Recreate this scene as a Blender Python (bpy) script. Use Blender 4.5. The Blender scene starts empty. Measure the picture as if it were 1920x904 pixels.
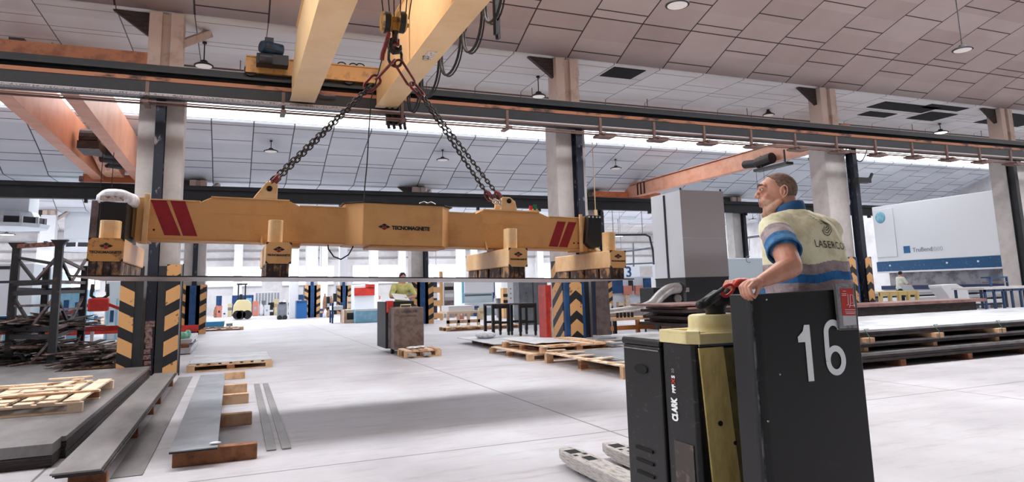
import bpy, bmesh, math, random
from mathutils import Vector, Matrix, Euler
from mathutils.bvhtree import BVHTree
random.seed(7)
SC = bpy.context.scene
COL = SC.collection
# ---------------------------------------------------------------- camera
YAW, PITCH, ROLL, FPX, CY, EYE = 0.391737948, 0.149280526, 0.0282768417, 1266.99685, 352.707742, 1.4
_F = Vector((math.sin(YAW)*math.cos(PITCH), math.cos(YAW)*math.cos(PITCH), math.sin(PITCH)))
_R0 = Vector((math.cos(YAW), -math.sin(YAW), 0)); _D0 = _F.cross(_R0)
_R = _R0*math.cos(ROLL) + _D0*math.sin(ROLL); _D = -_R0*math.sin(ROLL) + _D0*math.cos(ROLL)
camd = bpy.data.cameras.new('camera'); cam = bpy.data.objects.new('camera', camd); COL.objects.link(cam)
m = Matrix((( _R.x, -_D.x, -_F.x, 0), (_R.y, -_D.y, -_F.y, 0), (_R.z, -_D.z, -_F.z, EYE), (0, 0, 0, 1)))
cam.matrix_world = m
camd.sensor_width = 36; camd.lens = 36*FPX/1920; camd.shift_y = -(452-CY)/1920; camd.clip_end = 400; camd.clip_start = 0.05
SC.camera = cam
def P(px, py, X=None, Y=None, Z=None):
    d = _R*((px-960)/FPX) + _D*((py-CY)/FPX) + _F
    t = X/d.x if X is not None else Y/d.y if Y is not None else (Z-EYE)/d.z
    return Vector((0, 0, EYE)) + d*t
# ---------------------------------------------------------------- world, light, exposure
w = bpy.data.worlds.new('sky'); SC.world = w; w.use_nodes = True
bg = w.node_tree.nodes['Background']; bg.inputs[0].default_value = (0.86, 0.93, 1.0, 1); bg.inputs[1].default_value = .12
SKYLIGHT = (11.5, 3.2, 9.0, 9.0, 3.0)       # daylight through the roof glazing, bay by bay; the first is straight above the lifted sheet, the last an added fill strip behind the camera
SC.view_settings.view_transform = 'Standard'; SC.view_settings.look = 'None'
SC.view_settings.exposure = 0.06; SC.view_settings.gamma = 1.0; SC.view_settings.use_curve_mapping = False
# ---------------------------------------------------------------- materials
def lin(c):
    return tuple(((v/255)/12.92 if v/255 <= .04045 else (((v/255)+.055)/1.055)**2.4) for v in c) + (1,)
MATS = {}
def mat(name, col, rough=.5, metal=0., col2=None, scale=6., lo=.45, hi=.6, bump=0., stretch=(1, 1, 1), detail=6, emit=0., spec=.5, trans=0.):
    """principled surface; col2 is wear, dirt or grain mixed in by noise"""
    if name in MATS: return MATS[name]
    M = bpy.data.materials.new(name); M.use_nodes = True; nt = M.node_tree; b = nt.nodes['Principled BSDF']
    b.inputs['Base Color'].default_value = lin(col); b.inputs['Roughness'].default_value = rough; b.inputs['Metallic'].default_value = metal
    b.inputs['Specular IOR Level'].default_value = spec
    if trans: b.inputs['Transmission Weight'].default_value = trans
    if emit: b.inputs['Emission Color'].default_value = lin(col); b.inputs['Emission Strength'].default_value = emit
    if col2 is not None or bump:
        tc = nt.nodes.new('ShaderNodeTexCoord'); mp = nt.nodes.new('ShaderNodeMapping'); mp.inputs['Scale'].default_value = stretch
        nz = nt.nodes.new('ShaderNodeTexNoise'); nz.inputs['Scale'].default_value = scale; nz.inputs['Detail'].default_value = detail; nz.inputs['Roughness'].default_value = .65
        nt.links.new(tc.outputs['Object'], mp.inputs[0]); nt.links.new(mp.outputs[0], nz.inputs['Vector'])
        if col2 is not None:
            r = nt.nodes.new('ShaderNodeValToRGB'); r.color_ramp.elements[0].position = lo; r.color_ramp.elements[1].position = hi
            r.color_ramp.elements[0].color = lin(col); r.color_ramp.elements[1].color = lin(col2)
            nt.links.new(nz.outputs['Fac'], r.inputs[0]); nt.links.new(r.outputs[0], b.inputs['Base Color'])
        if bump:
            bp = nt.nodes.new('ShaderNodeBump'); bp.inputs['Strength'].default_value = bump; bp.inputs['Distance'].default_value = .01
            nt.links.new(nz.outputs['Fac'], bp.inputs['Height']); nt.links.new(bp.outputs[0], b.inputs['Normal'])
    MATS[name] = M; return M
def nd(nt, t, **k):
    n = nt.nodes.new(t)
    for a, v in k.items(): setattr(n, a, v)
    return n
def mth(nt, op, a, b=None, c=None):
    n = nt.nodes.new('ShaderNodeMath'); n.operation = op
    for i, v in enumerate((a, b, c)):
        if v is None: continue
        if isinstance(v, (int, float)): n.inputs[i].default_value = v
        else: nt.links.new(v, n.inputs[i])
    return n.outputs[0]
yellow = mat('crane_yellow', (238, 202, 150), .42, col2=(228, 184, 128), scale=1.6, lo=.4, hi=.75)
ochre = mat('spreader_ochre', (222, 172, 112), .42, col2=(184, 128, 72), scale=2.2, lo=.5, hi=.85)
ochre_worn = mat('worn_ochre', (206, 150, 86), .5, col2=(60, 42, 34), scale=9, lo=.52, hi=.68)
ochre_light = mat('light_ochre', (240, 204, 156), .4, col2=(226, 184, 128), scale=3)
orange = mat('crane_orange', (226, 158, 124), .45, col2=(206, 134, 98), scale=1.2, lo=.4, hi=.7)
navy = mat('rail_black', (34, 37, 42), .5, col2=(52, 48, 48), scale=3, lo=.5, hi=.8)
navy_wear = mat('post_navy_worn', (30, 36, 50), .5, col2=(150, 140, 150), scale=7, lo=.60, hi=.68, stretch=(1, 1, .5))
blue_paint = mat('blue_paint', (32, 78, 128), .45, col2=(24, 60, 104), scale=4)
concrete = mat('column_concrete', (204, 199, 196), .85, col2=(184, 176, 173), scale=2.5, lo=.4, hi=.75, bump=.15)
white_paint = mat('white_paint', (232, 234, 238), .4)
offwhite = mat('offwhite_panel', (206, 202, 202), .5, col2=(190, 184, 182), scale=1)
wallwhite = mat('wall_white', (214, 214, 216), .7, col2=(196, 194, 196), scale=.6)
steel = mat('sheet_steel', (142, 140, 140), .42, .2, col2=(108, 104, 104), scale=1.6, lo=.35, hi=.7, stretch=(2, .6, 1))
steel_blue = mat('sheet_steel_blue', (146, 150, 156), .35, .25, col2=(114, 118, 124), scale=1.2)
steel_white = mat('zinc_sheet', (206, 208, 212), .4, .15, col2=(176, 178, 184), scale=1.5)
steel_dark = mat('dark_steel_edges', (44, 38, 38), .55, .3, col2=(92, 78, 72), scale=14, lo=.5, hi=.62, stretch=(.3, 1, 14))
steel_red = mat('primed_sheet', (150, 112, 104), .5, col2=(120, 84, 78), scale=1.5)
chrome = mat('bright_steel', (190, 188, 186), .25, .9)
galv = mat('galvanised_duct', (190, 186, 182), .3, .6, col2=(160, 154, 150), scale=2.5)
wood = mat('pallet_wood', (212, 176, 140), .8, col2=(158, 112, 78), scale=5, stretch=(1, 1, 1), lo=.42, hi=.72)
wood_pale = mat('pale_wood', (230, 206, 180), .8, col2=(190, 150, 118), scale=6, lo=.5, hi=.8)
wood_dark = mat('dark_wood', (150, 98, 66), .8, col2=(96, 58, 38), scale=8, lo=.42, hi=.7)
rust = mat('scrap_rust', (104, 84, 78), .6, .2, col2=(160, 138, 128), scale=12, lo=.5, hi=.62)
rackm = mat('rack_black', (36, 36, 40), .5, col2=(84, 62, 56), scale=5, lo=.58, hi=.7)
rack_grey = mat('rack_worn_grey', (128, 112, 112), .55, .3, col2=(84, 76, 78), scale=6)
red = mat('red_paint', (205, 58, 46), .4, col2=(176, 44, 38), scale=3)
crimson = mat('crimson_stripe', (158, 30, 44), .5, col2=(140, 26, 38), scale=6)
redchain = mat('red_hook_paint', (122, 34, 34), .4, .2, col2=(70, 34, 36), scale=20)
chain_m = mat('chain_steel', (74, 66, 64), .35, .8, col2=(40, 36, 36), scale=30)
rubber = mat('black_rubber', (24, 24, 26), .6)
black = mat('black_paint', (26, 26, 28), .45)
magnet_m = mat('magnet_block', (74, 62, 60), .6, .1, col2=(196, 152, 108), scale=9, lo=.5, hi=.6, stretch=(1, 1, .6))
truck_black = mat('scratched_black', (15, 15, 16), .45, col2=(92, 90, 90), scale=20, lo=.6, hi=.76, stretch=(1, 1, 2.2), detail=9)
board_black = mat('board_black', (15, 15, 16), .38, col2=(66, 60, 56), scale=3.2, lo=.62, hi=.86, detail=8)
olive = mat('truck_yellow_green', (222, 208, 156), .38, col2=(186, 168, 108), scale=5, lo=.45, hi=.8)
olive2 = mat('truck_side_yellow', (222, 200, 130), .42, col2=(188, 164, 98), scale=9, lo=.4, hi=.75, stretch=(3, 3, 1))
fork_m = mat('fork_scuffed', (186, 182, 178), .5, .3, col2=(110, 100, 94), scale=34, lo=.45, hi=.7, stretch=(1, .35, 5))
white_num = mat('white_lettering', (244, 247, 250), .5)
darkhole = mat('dark_recess', (12, 12, 13), .9)
blk_text = mat('black_lettering', (26, 24, 26), .6)
redsign = mat('red_sign', (196, 54, 48), .4)
grey_cab = mat('grey_cabinet', (122, 128, 136), .5, col2=(104, 110, 118), scale=2)
grey_dark = mat('dark_grey_base', (44, 46, 50), .55)
ltblue = mat('light_blue', (132, 190, 218), .45, col2=(158, 206, 228), scale=3)
cyan_m = mat('machine_cyan_white', (214, 230, 238), .4)
truck_brown = mat('brown_grey_truck', (116, 98, 90), .5, col2=(92, 76, 70), scale=6)
plastic_wrap = mat('white_wrap', (228, 230, 236), .35, col2=(190, 192, 200), scale=12, bump=.4)
lampglass = mat('lamp_glass', (250, 250, 245), .3, emit=2.5)
lamp_off = mat('lamp_lens', (214, 206, 200), .3, emit=.35)
soot = mat('soot', (70, 48, 44), .9)
creamtruck = mat('cream_body', (222, 208, 160), .45)
pinkish = mat('salmon_parts', (220, 140, 120), .5)
# ---------------------------------------------------------------- mesh builder
ROOTINV = {}
def link(o): COL.objects.link(o); return o
def thing(name, label, cat, loc=(0, 0, 0), rz=0., group=None):
    o = bpy.data.objects.new(name, None); o.empty_display_size = .1; link(o)
    o.location = loc; o.rotation_euler = (0, 0, rz); o['label'] = label; o['category'] = cat
    if group: o['group'] = group
    ROOTINV[o.name] = (Matrix.Translation(Vector(loc)) @ Matrix.Rotation(rz, 4, 'Z')).inverted()
    return o
def tag(o, label, cat, group=None):
    o['label'] = label; o['category'] = cat
    if group: o['group'] = group
    return o
def inv_of(o):
    while o.parent: o = o.parent
    return ROOTINV.get(o.name, Matrix.Identity(4))
class MB:
    def __init__(s): s.v = []; s.f = []; s.mi = []; s.ms = []; s.cur = 0
    def m(s, mt):
        if mt not in s.ms: s.ms.append(mt)
        s.cur = s.ms.index(mt); return s
    def add(s, vs, fs):
        n = len(s.v); s.v += [tuple(v) for v in vs]; s.f += [tuple(i+n for i in f) for f in fs]; s.mi += [s.cur]*len(fs); return s
    def box(s, x0, y0, z0, x1, y1, z1, M=None):
        if x0 > x1: x0, x1 = x1, x0
        if y0 > y1: y0, y1 = y1, y0
        if z0 > z1: z0, z1 = z1, z0
        vs = [Vector(p) for p in ((x0,y0,z0),(x1,y0,z0),(x1,y1,z0),(x0,y1,z0),(x0,y0,z1),(x1,y0,z1),(x1,y1,z1),(x0,y1,z1))]
        if M is not None: vs = [M @ p for p in vs]
        return s.add(vs, [(0,3,2,1),(4,5,6,7),(0,1,5,4),(1,2,6,5),(2,3,7,6),(3,0,4,7)])
    def cbox(s, c, sz, M=None):
        c = Vector(c); h = Vector(sz)/2
        T = Matrix.Translation(c) @ (M if M is not None else Matrix.Identity(4))
        return s.box(-h.x, -h.y, -h.z, h.x, h.y, h.z, T)
    def bar(s, a, b, w, h=None, up=(0, 0, 1)):
        a, b = Vector(a), Vector(b); h = h or w; d = (b-a).normalized(); u = Vector(up)
        if abs(d.dot(u)) > .97: u = Vector((0, 1, 0))
        r = d.cross(u).normalized(); u = r.cross(d)
        vs = [p + r*(sx*w/2) + u*(sz*h/2) for p in (a, b) for sx, sz in ((-1,-1),(1,-1),(1,1),(-1,1))]
        return s.add(vs, [(3,2,1,0),(4,5,6,7),(0,1,5,4),(1,2,6,5),(2,3,7,6),(3,0,4,7)])
    def tube(s, pts, r, n=10, closed=False, caps=True):
        pts = [Vector(p) for p in pts]; N = len(pts); rs = r if isinstance(r, (list, tuple)) else [r]*N
        vs = []; prev = None
        for i, p in enumerate(pts):
            if closed: t = (pts[(i+1) % N]-pts[i-1]).normalized()
            else: t = (pts[min(i+1, N-1)]-pts[max(i-1, 0)]).normalized()
            if prev is None:
                a = Vector((0, 0, 1)) if abs(t.z) < .9 else Vector((1, 0, 0)); u = t.cross(a).normalized()
            else:
                u = prev - t*prev.dot(t); u = u.normalized() if u.length > 1e-6 else t.orthogonal().normalized()
            prev = u; v = t.cross(u)
            for k in range(n):
                a = 2*math.pi*k/n; vs.append(p + (u*math.cos(a)+v*math.sin(a))*rs[i])
        fs = []
        for i in range(N if closed else N-1):
            j = (i+1) % N
            for k in range(n): fs.append((i*n+k, i*n+(k+1) % n, j*n+(k+1) % n, j*n+k))
        if caps and not closed: fs.append(tuple(range(n))[::-1]); fs.append(tuple((N-1)*n+k for k in range(n)))
        return s.add(vs, fs)
    def cyl(s, a, b, r, n=16, r2=None): return s.tube([a, b], [r, r if r2 is None else r2], n)
    def prism(s, poly, axis, a, b):
        """poly: 2-D points; axis the extrusion axis; remaining axes in order"""
        def mk(u, v, w):
            return {'x': (w, u, v), 'y': (u, w, v), 'z': (u, v, w)}[axis]
        n = len(poly); vs = [mk(u, v, a) for u, v in poly] + [mk(u, v, b) for u, v in poly]
        fs = [tuple(range(n)), tuple(range(2*n-1, n-1, -1))] + [(i, i+n, (i+1) % n+n, (i+1) % n) for i in range(n)]
        return s.add(vs, fs)
    def loft(s, rings, caps=True):
        n = len(rings[0]); vs = [p for r in rings for p in r]; fs = []
        for i in range(len(rings)-1):
            for k in range(n): fs.append((i*n+k, i*n+(k+1) % n, (i+1)*n+(k+1) % n, (i+1)*n+k))
        if caps: fs.append(tuple(range(n))[::-1]); fs.append(tuple((len(rings)-1)*n+k for k in range(n)))
        return s.add(vs, fs)
    def ball(s, c, r, n=16, M=None):
        r = (r, r, r) if isinstance(r, (int, float)) else r; c = Vector(c); rings = []
        for i in range(1, n//2):
            t = math.pi*i/(n//2)
            rings.append([Vector((math.sin(t)*math.cos(2*math.pi*k/n)*r[0], math.sin(t)*math.sin(2*math.pi*k/n)*r[1], -math.cos(t)*r[2])) for k in range(n)])
        if M is not None: rings = [[M.to_3x3() @ p for p in q] for q in rings]
        return s.loft([[p+c for p in q] for q in rings])
    def build(s, name, mt=None, parent=None, bevel=0., smooth=False, local=False, seg=2, angle=.6):
        me = bpy.data.meshes.new(name); vs = s.v
        if parent is not None and not local:
            I = inv_of(parent); vs = [tuple(I @ Vector(v)) for v in vs]
        me.from_pydata(vs, [], s.f)
        if mt is not None: me.materials.append(mt)
        else:
            for q in s.ms: me.materials.append(q)
            me.polygons.foreach_set('material_index', s.mi)
        bm = bmesh.new(); bm.from_mesh(me); bmesh.ops.recalc_face_normals(bm, faces=bm.faces)
        bm.to_mesh(me); bm.free()
        o = bpy.data.objects.new(name, me); link(o)
        if parent is not None: o.parent = parent
        if smooth: me.polygons.foreach_set('use_smooth', [True]*len(me.polygons))
        if bevel:
            md = o.modifiers.new('bevel', 'BEVEL'); md.width = bevel; md.segments = seg; md.limit_method = 'ANGLE'; md.angle_limit = angle
        return o
def B(*a): return MB().box(*a)
def struct(o): o['kind'] = 'structure'; return o
def copy_tree(o, parent=None, **k):
    c = o.copy(); COL.objects.link(c); c.parent = parent
    if parent is None:
        for a in ('label', 'group'):
            if a in k: c[a] = k[a]
        if 'loc' in k: c.location = k['loc']
        if 'rz' in k: c.rotation_euler = (0, 0, k['rz'])
    for ch in list(o.children): copy_tree(ch, c)
    return c
def text(name, s, M, size, mt, parent=None, depth=.002, offset=0., space=1., bold=0.):
    """lettering as a thin mesh; M places the text (x right, y up, z out)"""
    cu = bpy.data.curves.new(name, 'FONT'); cu.body = s; cu.size = size; cu.extrude = depth; cu.offset = bold; cu.space_character = space
    cu.align_x = 'CENTER'; cu.align_y = 'CENTER'; cu.resolution_u = 3
    o = bpy.data.objects.new(name, cu); link(o); bpy.context.view_layer.update()
    me = bpy.data.meshes.new_from_object(o.evaluated_get(bpy.context.evaluated_depsgraph_get()))
    bpy.data.objects.remove(o); bpy.data.curves.remove(cu)
    if parent is not None: M = inv_of(parent) @ M
    me.transform(M); me.materials.clear(); me.materials.append(mt)
    q = bpy.data.objects.new(name, me); link(q)
    if parent is not None: q.parent = parent
    return q
def frame_m(org, xdir, ydir):
    x = Vector(xdir).normalized(); z = x.cross(Vector(ydir)).normalized(); y = z.cross(x)
    o = Vector(org)
    return Matrix(((x.x, y.x, z.x, o.x), (x.y, y.y, z.y, o.y), (x.z, y.z, z.z, o.z), (0, 0, 0, 1)))
# ================================================================ THE SETTING
# floor: pale concrete with saw-cut joints, stains and polish
Fm = bpy.data.materials.new('floor_concrete'); Fm.use_nodes = True; nt = Fm.node_tree; b = nt.nodes['Principled BSDF']
tc = nd(nt, 'ShaderNodeTexCoord'); sx = nd(nt, 'ShaderNodeSeparateXYZ'); nt.links.new(tc.outputs['Object'], sx.inputs[0])
def joint(out, off, per, wd):
    a = mth(nt, 'ADD', out, -off + per*40); f_ = mth(nt, 'FRACT', mth(nt, 'DIVIDE', a, per)); d = mth(nt, 'ABSOLUTE', mth(nt, 'SUBTRACT', f_, .5))
    return mth(nt, 'GREATER_THAN', d, .5 - wd/per)
nz = nd(nt, 'ShaderNodeTexNoise'); nz.inputs['Scale'].default_value = .55; nz.inputs['Detail'].default_value = 9; nz.inputs['Roughness'].default_value = .62
nt.links.new(tc.outputs['Object'], nz.inputs['Vector'])
r1 = nd(nt, 'ShaderNodeValToRGB'); cr = r1.color_ramp; cr.elements[0].position = .3; cr.elements[1].position = .72
cr.elements[0].color = lin((160, 158, 164)); cr.elements[1].color = lin((200, 202, 208)); e = cr.elements.new(.5); e.color = lin((184, 181, 186))
nt.links.new(nz.outputs['Fac'], r1.inputs[0])
mp = nd(nt, 'ShaderNodeMapping'); mp.inputs['Scale'].default_value = (.5, 2.6, 1); nt.links.new(tc.outputs['Object'], mp.inputs[0])
n2 = nd(nt, 'ShaderNodeTexNoise'); n2.inputs['Scale'].default_value = 2.4; n2.inputs['Detail'].default_value = 10; n2.inputs['Roughness'].default_value = .7; nt.links.new(mp.outputs[0], n2.inputs['Vector'])
r2 = nd(nt, 'ShaderNodeValToRGB'); r2.color_ramp.elements[0].position = .52; r2.color_ramp.elements[1].position = .72
r2.color_ramp.elements[0].color = (1, 1, 1, 1); r2.color_ramp.elements[1].color = (.66, .61, .58, 1); nt.links.new(n2.outputs['Fac'], r2.inputs[0])
mx = nd(nt, 'ShaderNodeMix', data_type='RGBA', blend_type='MULTIPLY'); mx.inputs[0].default_value = .8
nt.links.new(r1.outputs[0], mx.inputs[6]); nt.links.new(r2.outputs[0], mx.inputs[7])
jn = mth(nt, 'MAXIMUM', joint(sx.outputs[0], 3.47, 4.9, .012), joint(sx.outputs[1], 6.05, 6.1, .012))
mj = nd(nt, 'ShaderNodeMix', data_type='RGBA'); nt.links.new(mth(nt, 'MULTIPLY', jn, .75), mj.inputs[0]); nt.links.new(mx.outputs[2], mj.inputs[6]); mj.inputs[7].default_value = lin((70, 60, 60))
nt.links.new(mj.outputs[2], b.inputs['Base Color'])
r3 = nd(nt, 'ShaderNodeMapRange'); r3.inputs[3].default_value = .34; r3.inputs[4].default_value = .6; nt.links.new(nz.outputs['Fac'], r3.inputs[0]); nt.links.new(r3.outputs[0], b.inputs['Roughness'])
struct(B(-34, -10, -.2, 44, 66, 0).build('floor', Fm))
# ceiling shells: strips of panels with staggered seams (u across, v along the curve)
def panel_mat(name, c1, c2, seam, mortar=.018):
    M = bpy.data.materials.new(name); M.use_nodes = True; nt = M.node_tree; b = nt.nodes['Principled BSDF']; b.inputs['Roughness'].default_value = .75
    uv = nd(nt, 'ShaderNodeUVMap'); s = nd(nt, 'ShaderNodeSeparateXYZ'); nt.links.new(uv.outputs[0], s.inputs[0])
    u, v = s.outputs[0], s.outputs[1]
    def near(x, per, off, wd):
        f_ = mth(nt, 'FRACT', mth(nt, 'DIVIDE', mth(nt, 'ADD', x, off+per*50), per)); d = mth(nt, 'ABSOLUTE', mth(nt, 'SUBTRACT', f_, .5)); return mth(nt, 'GREATER_THAN', d, .5-wd/per)
    par = mth(nt, 'GREATER_THAN', mth(nt, 'FRACT', mth(nt, 'DIVIDE', mth(nt, 'ADD', u, 145.5), 2.91)), .5)
    par2 = mth(nt, 'SUBTRACT', 1.0, par)
    a = near(u, 1.455, 0, mortar); c0 = near(v, 2.9, 1.45-2.9, mortar)
    s1 = mth(nt, 'MULTIPLY', near(v, 1.45, -.27, mortar), par); s2 = mth(nt, 'MULTIPLY', near(v, 1.45, -.95, mortar), par2)
    al = a
    for q in (c0, s1, s2): al = mth(nt, 'MAXIMUM', al, q)
    # every panel its own tone
    wn = nd(nt, 'ShaderNodeTexWhiteNoise', noise_dimensions='2D'); cx = nd(nt, 'ShaderNodeCombineXYZ')
    nt.links.new(mth(nt, 'FLOOR', mth(nt, 'DIVIDE', u, 1.455)), cx.inputs[0]); nt.links.new(mth(nt, 'FLOOR', mth(nt, 'DIVIDE', v, .725)), cx.inputs[1]); nt.links.new(cx.outputs[0], wn.inputs['Vector'])
    nz = nd(nt, 'ShaderNodeTexNoise'); nz.inputs['Scale'].default_value = .9; nz.inputs['Detail'].default_value = 5; nt.links.new(uv.outputs[0], nz.inputs['Vector'])
    f = mth(nt, 'ADD', mth(nt, 'MULTIPLY', wn.outputs[0], .45), mth(nt, 'MULTIPLY', nz.outputs['Fac'], .55))
    r = nd(nt, 'ShaderNodeValToRGB'); r.color_ramp.elements[0].position = .25; r.color_ramp.elements[1].position = .75
    r.color_ramp.elements[0].color = lin(c1); r.color_ramp.elements[1].color = lin(c2); nt.links.new(f, r.inputs[0])
    mj = nd(nt, 'ShaderNodeMix', data_type='RGBA'); nt.links.new(al, mj.inputs[0]); nt.links.new(r.outputs[0], mj.inputs[6]); mj.inputs[7].default_value = lin(seam)
    nt.links.new(mj.outputs[2], b.inputs['Base Color']); return M
pm_shade_brown = panel_mat('ceiling_panels_shade', (176, 156, 150), (198, 180, 174), (62, 46, 44))  # brown stands in for the near shell's shade, put into panel colour
pm_lit_white = panel_mat('ceiling_panels_lit', (226, 222, 222), (242, 240, 240), (120, 108, 106), .012)  # same panels kept paler, brightness of lit soffits put into the colour
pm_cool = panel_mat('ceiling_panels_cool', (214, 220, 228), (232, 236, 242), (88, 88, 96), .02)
def shell(name, prof, x0, x1, mt, off=0., thick=.12):
    me = bpy.data.meshes.new(name); vs = []; fs = []; uvs = []; s = 0.; ss = []
    for i, p in enumerate(prof):
        if i: s += math.dist(prof[i-1], p)
        ss.append(s)
    n = len(prof)
    for x in (x0, x1):
        for p in prof: vs.append((x, p[0], p[1]))
    for x in (x0, x1):
        for p in prof: vs.append((x, p[0], p[1]+thick))
    q = 2*n
    for i in range(n-1):
        fs.append((i, i+1, n+i+1, n+i)); fs.append((q+i, q+n+i, q+n+i+1, q+i+1))
    fs += [(0, n, q+n, q), (n-1, q+n-1, q+2*n-1, 2*n-1)]
    me.from_pydata(vs, [], fs); me.materials.append(mt)
    ul = me.uv_layers.new(name='UVMap')
    for poly in me.polygons:
        for li in poly.loop_indices:
            vi = me.loops[li].vertex_index; k = vi % n; ul.data[li].uv = (vs[vi][0]-.536+1.455*20+off, ss[k])
    me.polygons.foreach_set('use_smooth', [True]*len(me.polygons))
    o = bpy.data.objects.new(name, me); link(o); struct(o); return o
def curve_prof(yc, zc):
    ks = [(0, 0), (.7, .32), (1.4, .62), (2.1, .86), (2.9, 1.12), (3.7, 1.36), (4.3, 1.52)]
    return [(yc-a, zc+bb) for a, bb in ks]
XL, XR = -34, 43.3
CR = [(14.9, 7.28, pm_shade_brown), (30.6, 6.27, pm_cool), (46.2, 6.75, pm_cool), (61.8, 6.9, pm_lit_white)]
SOF = [(15.02, 18.0, 7.28), (30.72, 33.8, 6.27), (46.32, 49.4, 6.75)]
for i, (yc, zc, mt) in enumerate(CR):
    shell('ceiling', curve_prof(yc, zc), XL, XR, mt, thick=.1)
    gz = bpy.data.materials.new('roof_glazing'); gz.use_nodes = True; bb = gz.node_tree.nodes['Principled BSDF']
    bb.inputs['Base Color'].default_value = (.9, .92, .95, 1); bb.inputs['Emission Color'].default_value = (.96, .98, 1, 1); bb.inputs['Emission Strength'].default_value = SKYLIGHT[i]; bb.inputs['Roughness'].default_value = .3
    y0, z0 = yc-4.35, zc+1.62
    g = MB()
    g.add([(XL, y0, z0), (XR, y0, z0), (XR, y0-2.5, z0+1.1), (XL, y0-2.5, z0+1.1), (XL, y0, z0+.04), (XR, y0, z0+.04), (XR, y0-2.5, z0+1.14), (XL, y0-2.5, z0+1.14)],
          [(0, 1, 2, 3), (7, 6, 5, 4), (0, 4, 5, 1), (2, 6, 7, 3)])
    o = struct(g.build('window_%d' % (i+1), gz))
    # back slope of the roof bay
    if i: shell('ceiling', [(y0-2.6, z0+1.15), (SOF[i-1][1], SOF[i-1][2]+.5), (SOF[i-1][1], SOF[i-1][2])], XL, XR, pm_lit_white, thick=.05)
for (a, bq, z) in SOF:
    o = shell('ceiling', [(a, z), (a+.5, z+.0), (bq-.2, z+.0), (bq, z-.02), (bq+.03, z-.26 if a < 20 else z-.1)], XL, XR, pm_lit_white if a < 20 else pm_cool, thick=.1)
o = MB(); o.add([(XL, -5.0, 8.9), (XR, -5.0, 8.9), (XR, -7.5, 10.0), (XL, -7.5, 10.0), (XL, -5.0, 8.94), (XR, -5.0, 8.94), (XR, -7.5, 10.04), (XL, -7.5, 10.04)], [(0, 1, 2, 3), (7, 6, 5, 4), (0, 4, 5, 1), (2, 6, 7, 3)])
gz = gz.copy(); gz.node_tree.nodes['Principled BSDF'].inputs['Emission Strength'].default_value = SKYLIGHT[4]  # glazing material copied as the glow of the added fill strip
struct(o.build('window_5', gz))  # unseen glowing strip added as fill for the camera-facing sides
# roof over the nearer bay (behind the skylight that throws the sheet's shadow)
shell('ceiling', curve_prof(-.65, 7.28), XL, XR, pm_shade_brown, thick=.1)
shell('ceiling', [(8.0, 10.05), (4.5, 9.2), (-.5, 8.0)], XL, XR, pm_shade_brown)
# walls
wm = MB(); wm.box(XL, 62.2, 0, XR, 62.5, 8.6)
struct(wm.build('wall_back', wallwhite))
struct(B(XR, -10, 0, XR+.3, 62.5, 12).build('wall_right', wallwhite))
struct(B(XL-.3, -10, 0, XL, 62.5, 12).build('wall_left', wallwhite))
winm = mat('window_daylight', (236, 242, 250), .3, emit=2.2)
k = 20
for x in range(-26, 40, 6):
    f_ = MB(); f_.box(x-.1, 62.05, 2.3, x+4.3, 62.2, 2.4).box(x-.1, 62.05, 3.9, x+4.3, 62.2, 4.0).box(x-.1, 62.05, 2.4, x, 62.2, 3.9).box(x+4.2, 62.05, 2.4, x+4.3, 62.2, 3.9).box(x+2.07, 62.05, 2.4, x+2.13, 62.2, 3.9)
    fo = struct(f_.build('window_%d' % k, white_paint)); k += 1
    p = B(x, 62.12, 2.4, x+4.2, 62.16, 3.9).build('pane', winm, fo)
for z in (4.6, 5.3, 6.0):
    struct(B(XL, 62.05, z, XR, 62.2, z+.12).build('trim_%d' % int(z*10), mat('rail_grey', (150, 146, 148), .6)))
for x in range(-28, 42, 7):
    struct(B(x, 61.7, 0, x+.7, 62.2, 6.7).build('trim_%d' % (x+100), white_paint))
# broken ceiling panels: dark openings showing the void above the soffit
for (x, y, w_, h_) in ((20.0, 15.5, 2.7, .75), (20.6, 16.6, 1.35, .55), (22.9, 16.0, 1.4, 1.0), (21.9, 15.25, 1.9, .45), (9.35, 15.15, 1.0, .8), (26.2, 15.3, 2.6, 1.4)):
    t = B(x, y, 7.262, x+w_, y+h_, 7.279); o = t.build('missing_ceiling_panel', darkhole)
    lb = {20.0: 'long dark opening in the pale soffit right of the right concrete column head', 20.6: 'small dark opening in the soffit, nearer the crane rail than the long one', 22.9: 'dark square opening in the soffit, right of the long opening',
          21.9: 'narrow dark slot along the crease of the ceiling above the long opening', 9.35: 'small dark opening in the soffit beside the middle column head', 26.2: 'dark opening in the soffit at the far right column head'}[x]
    tag(o, lb, 'opening')
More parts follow.
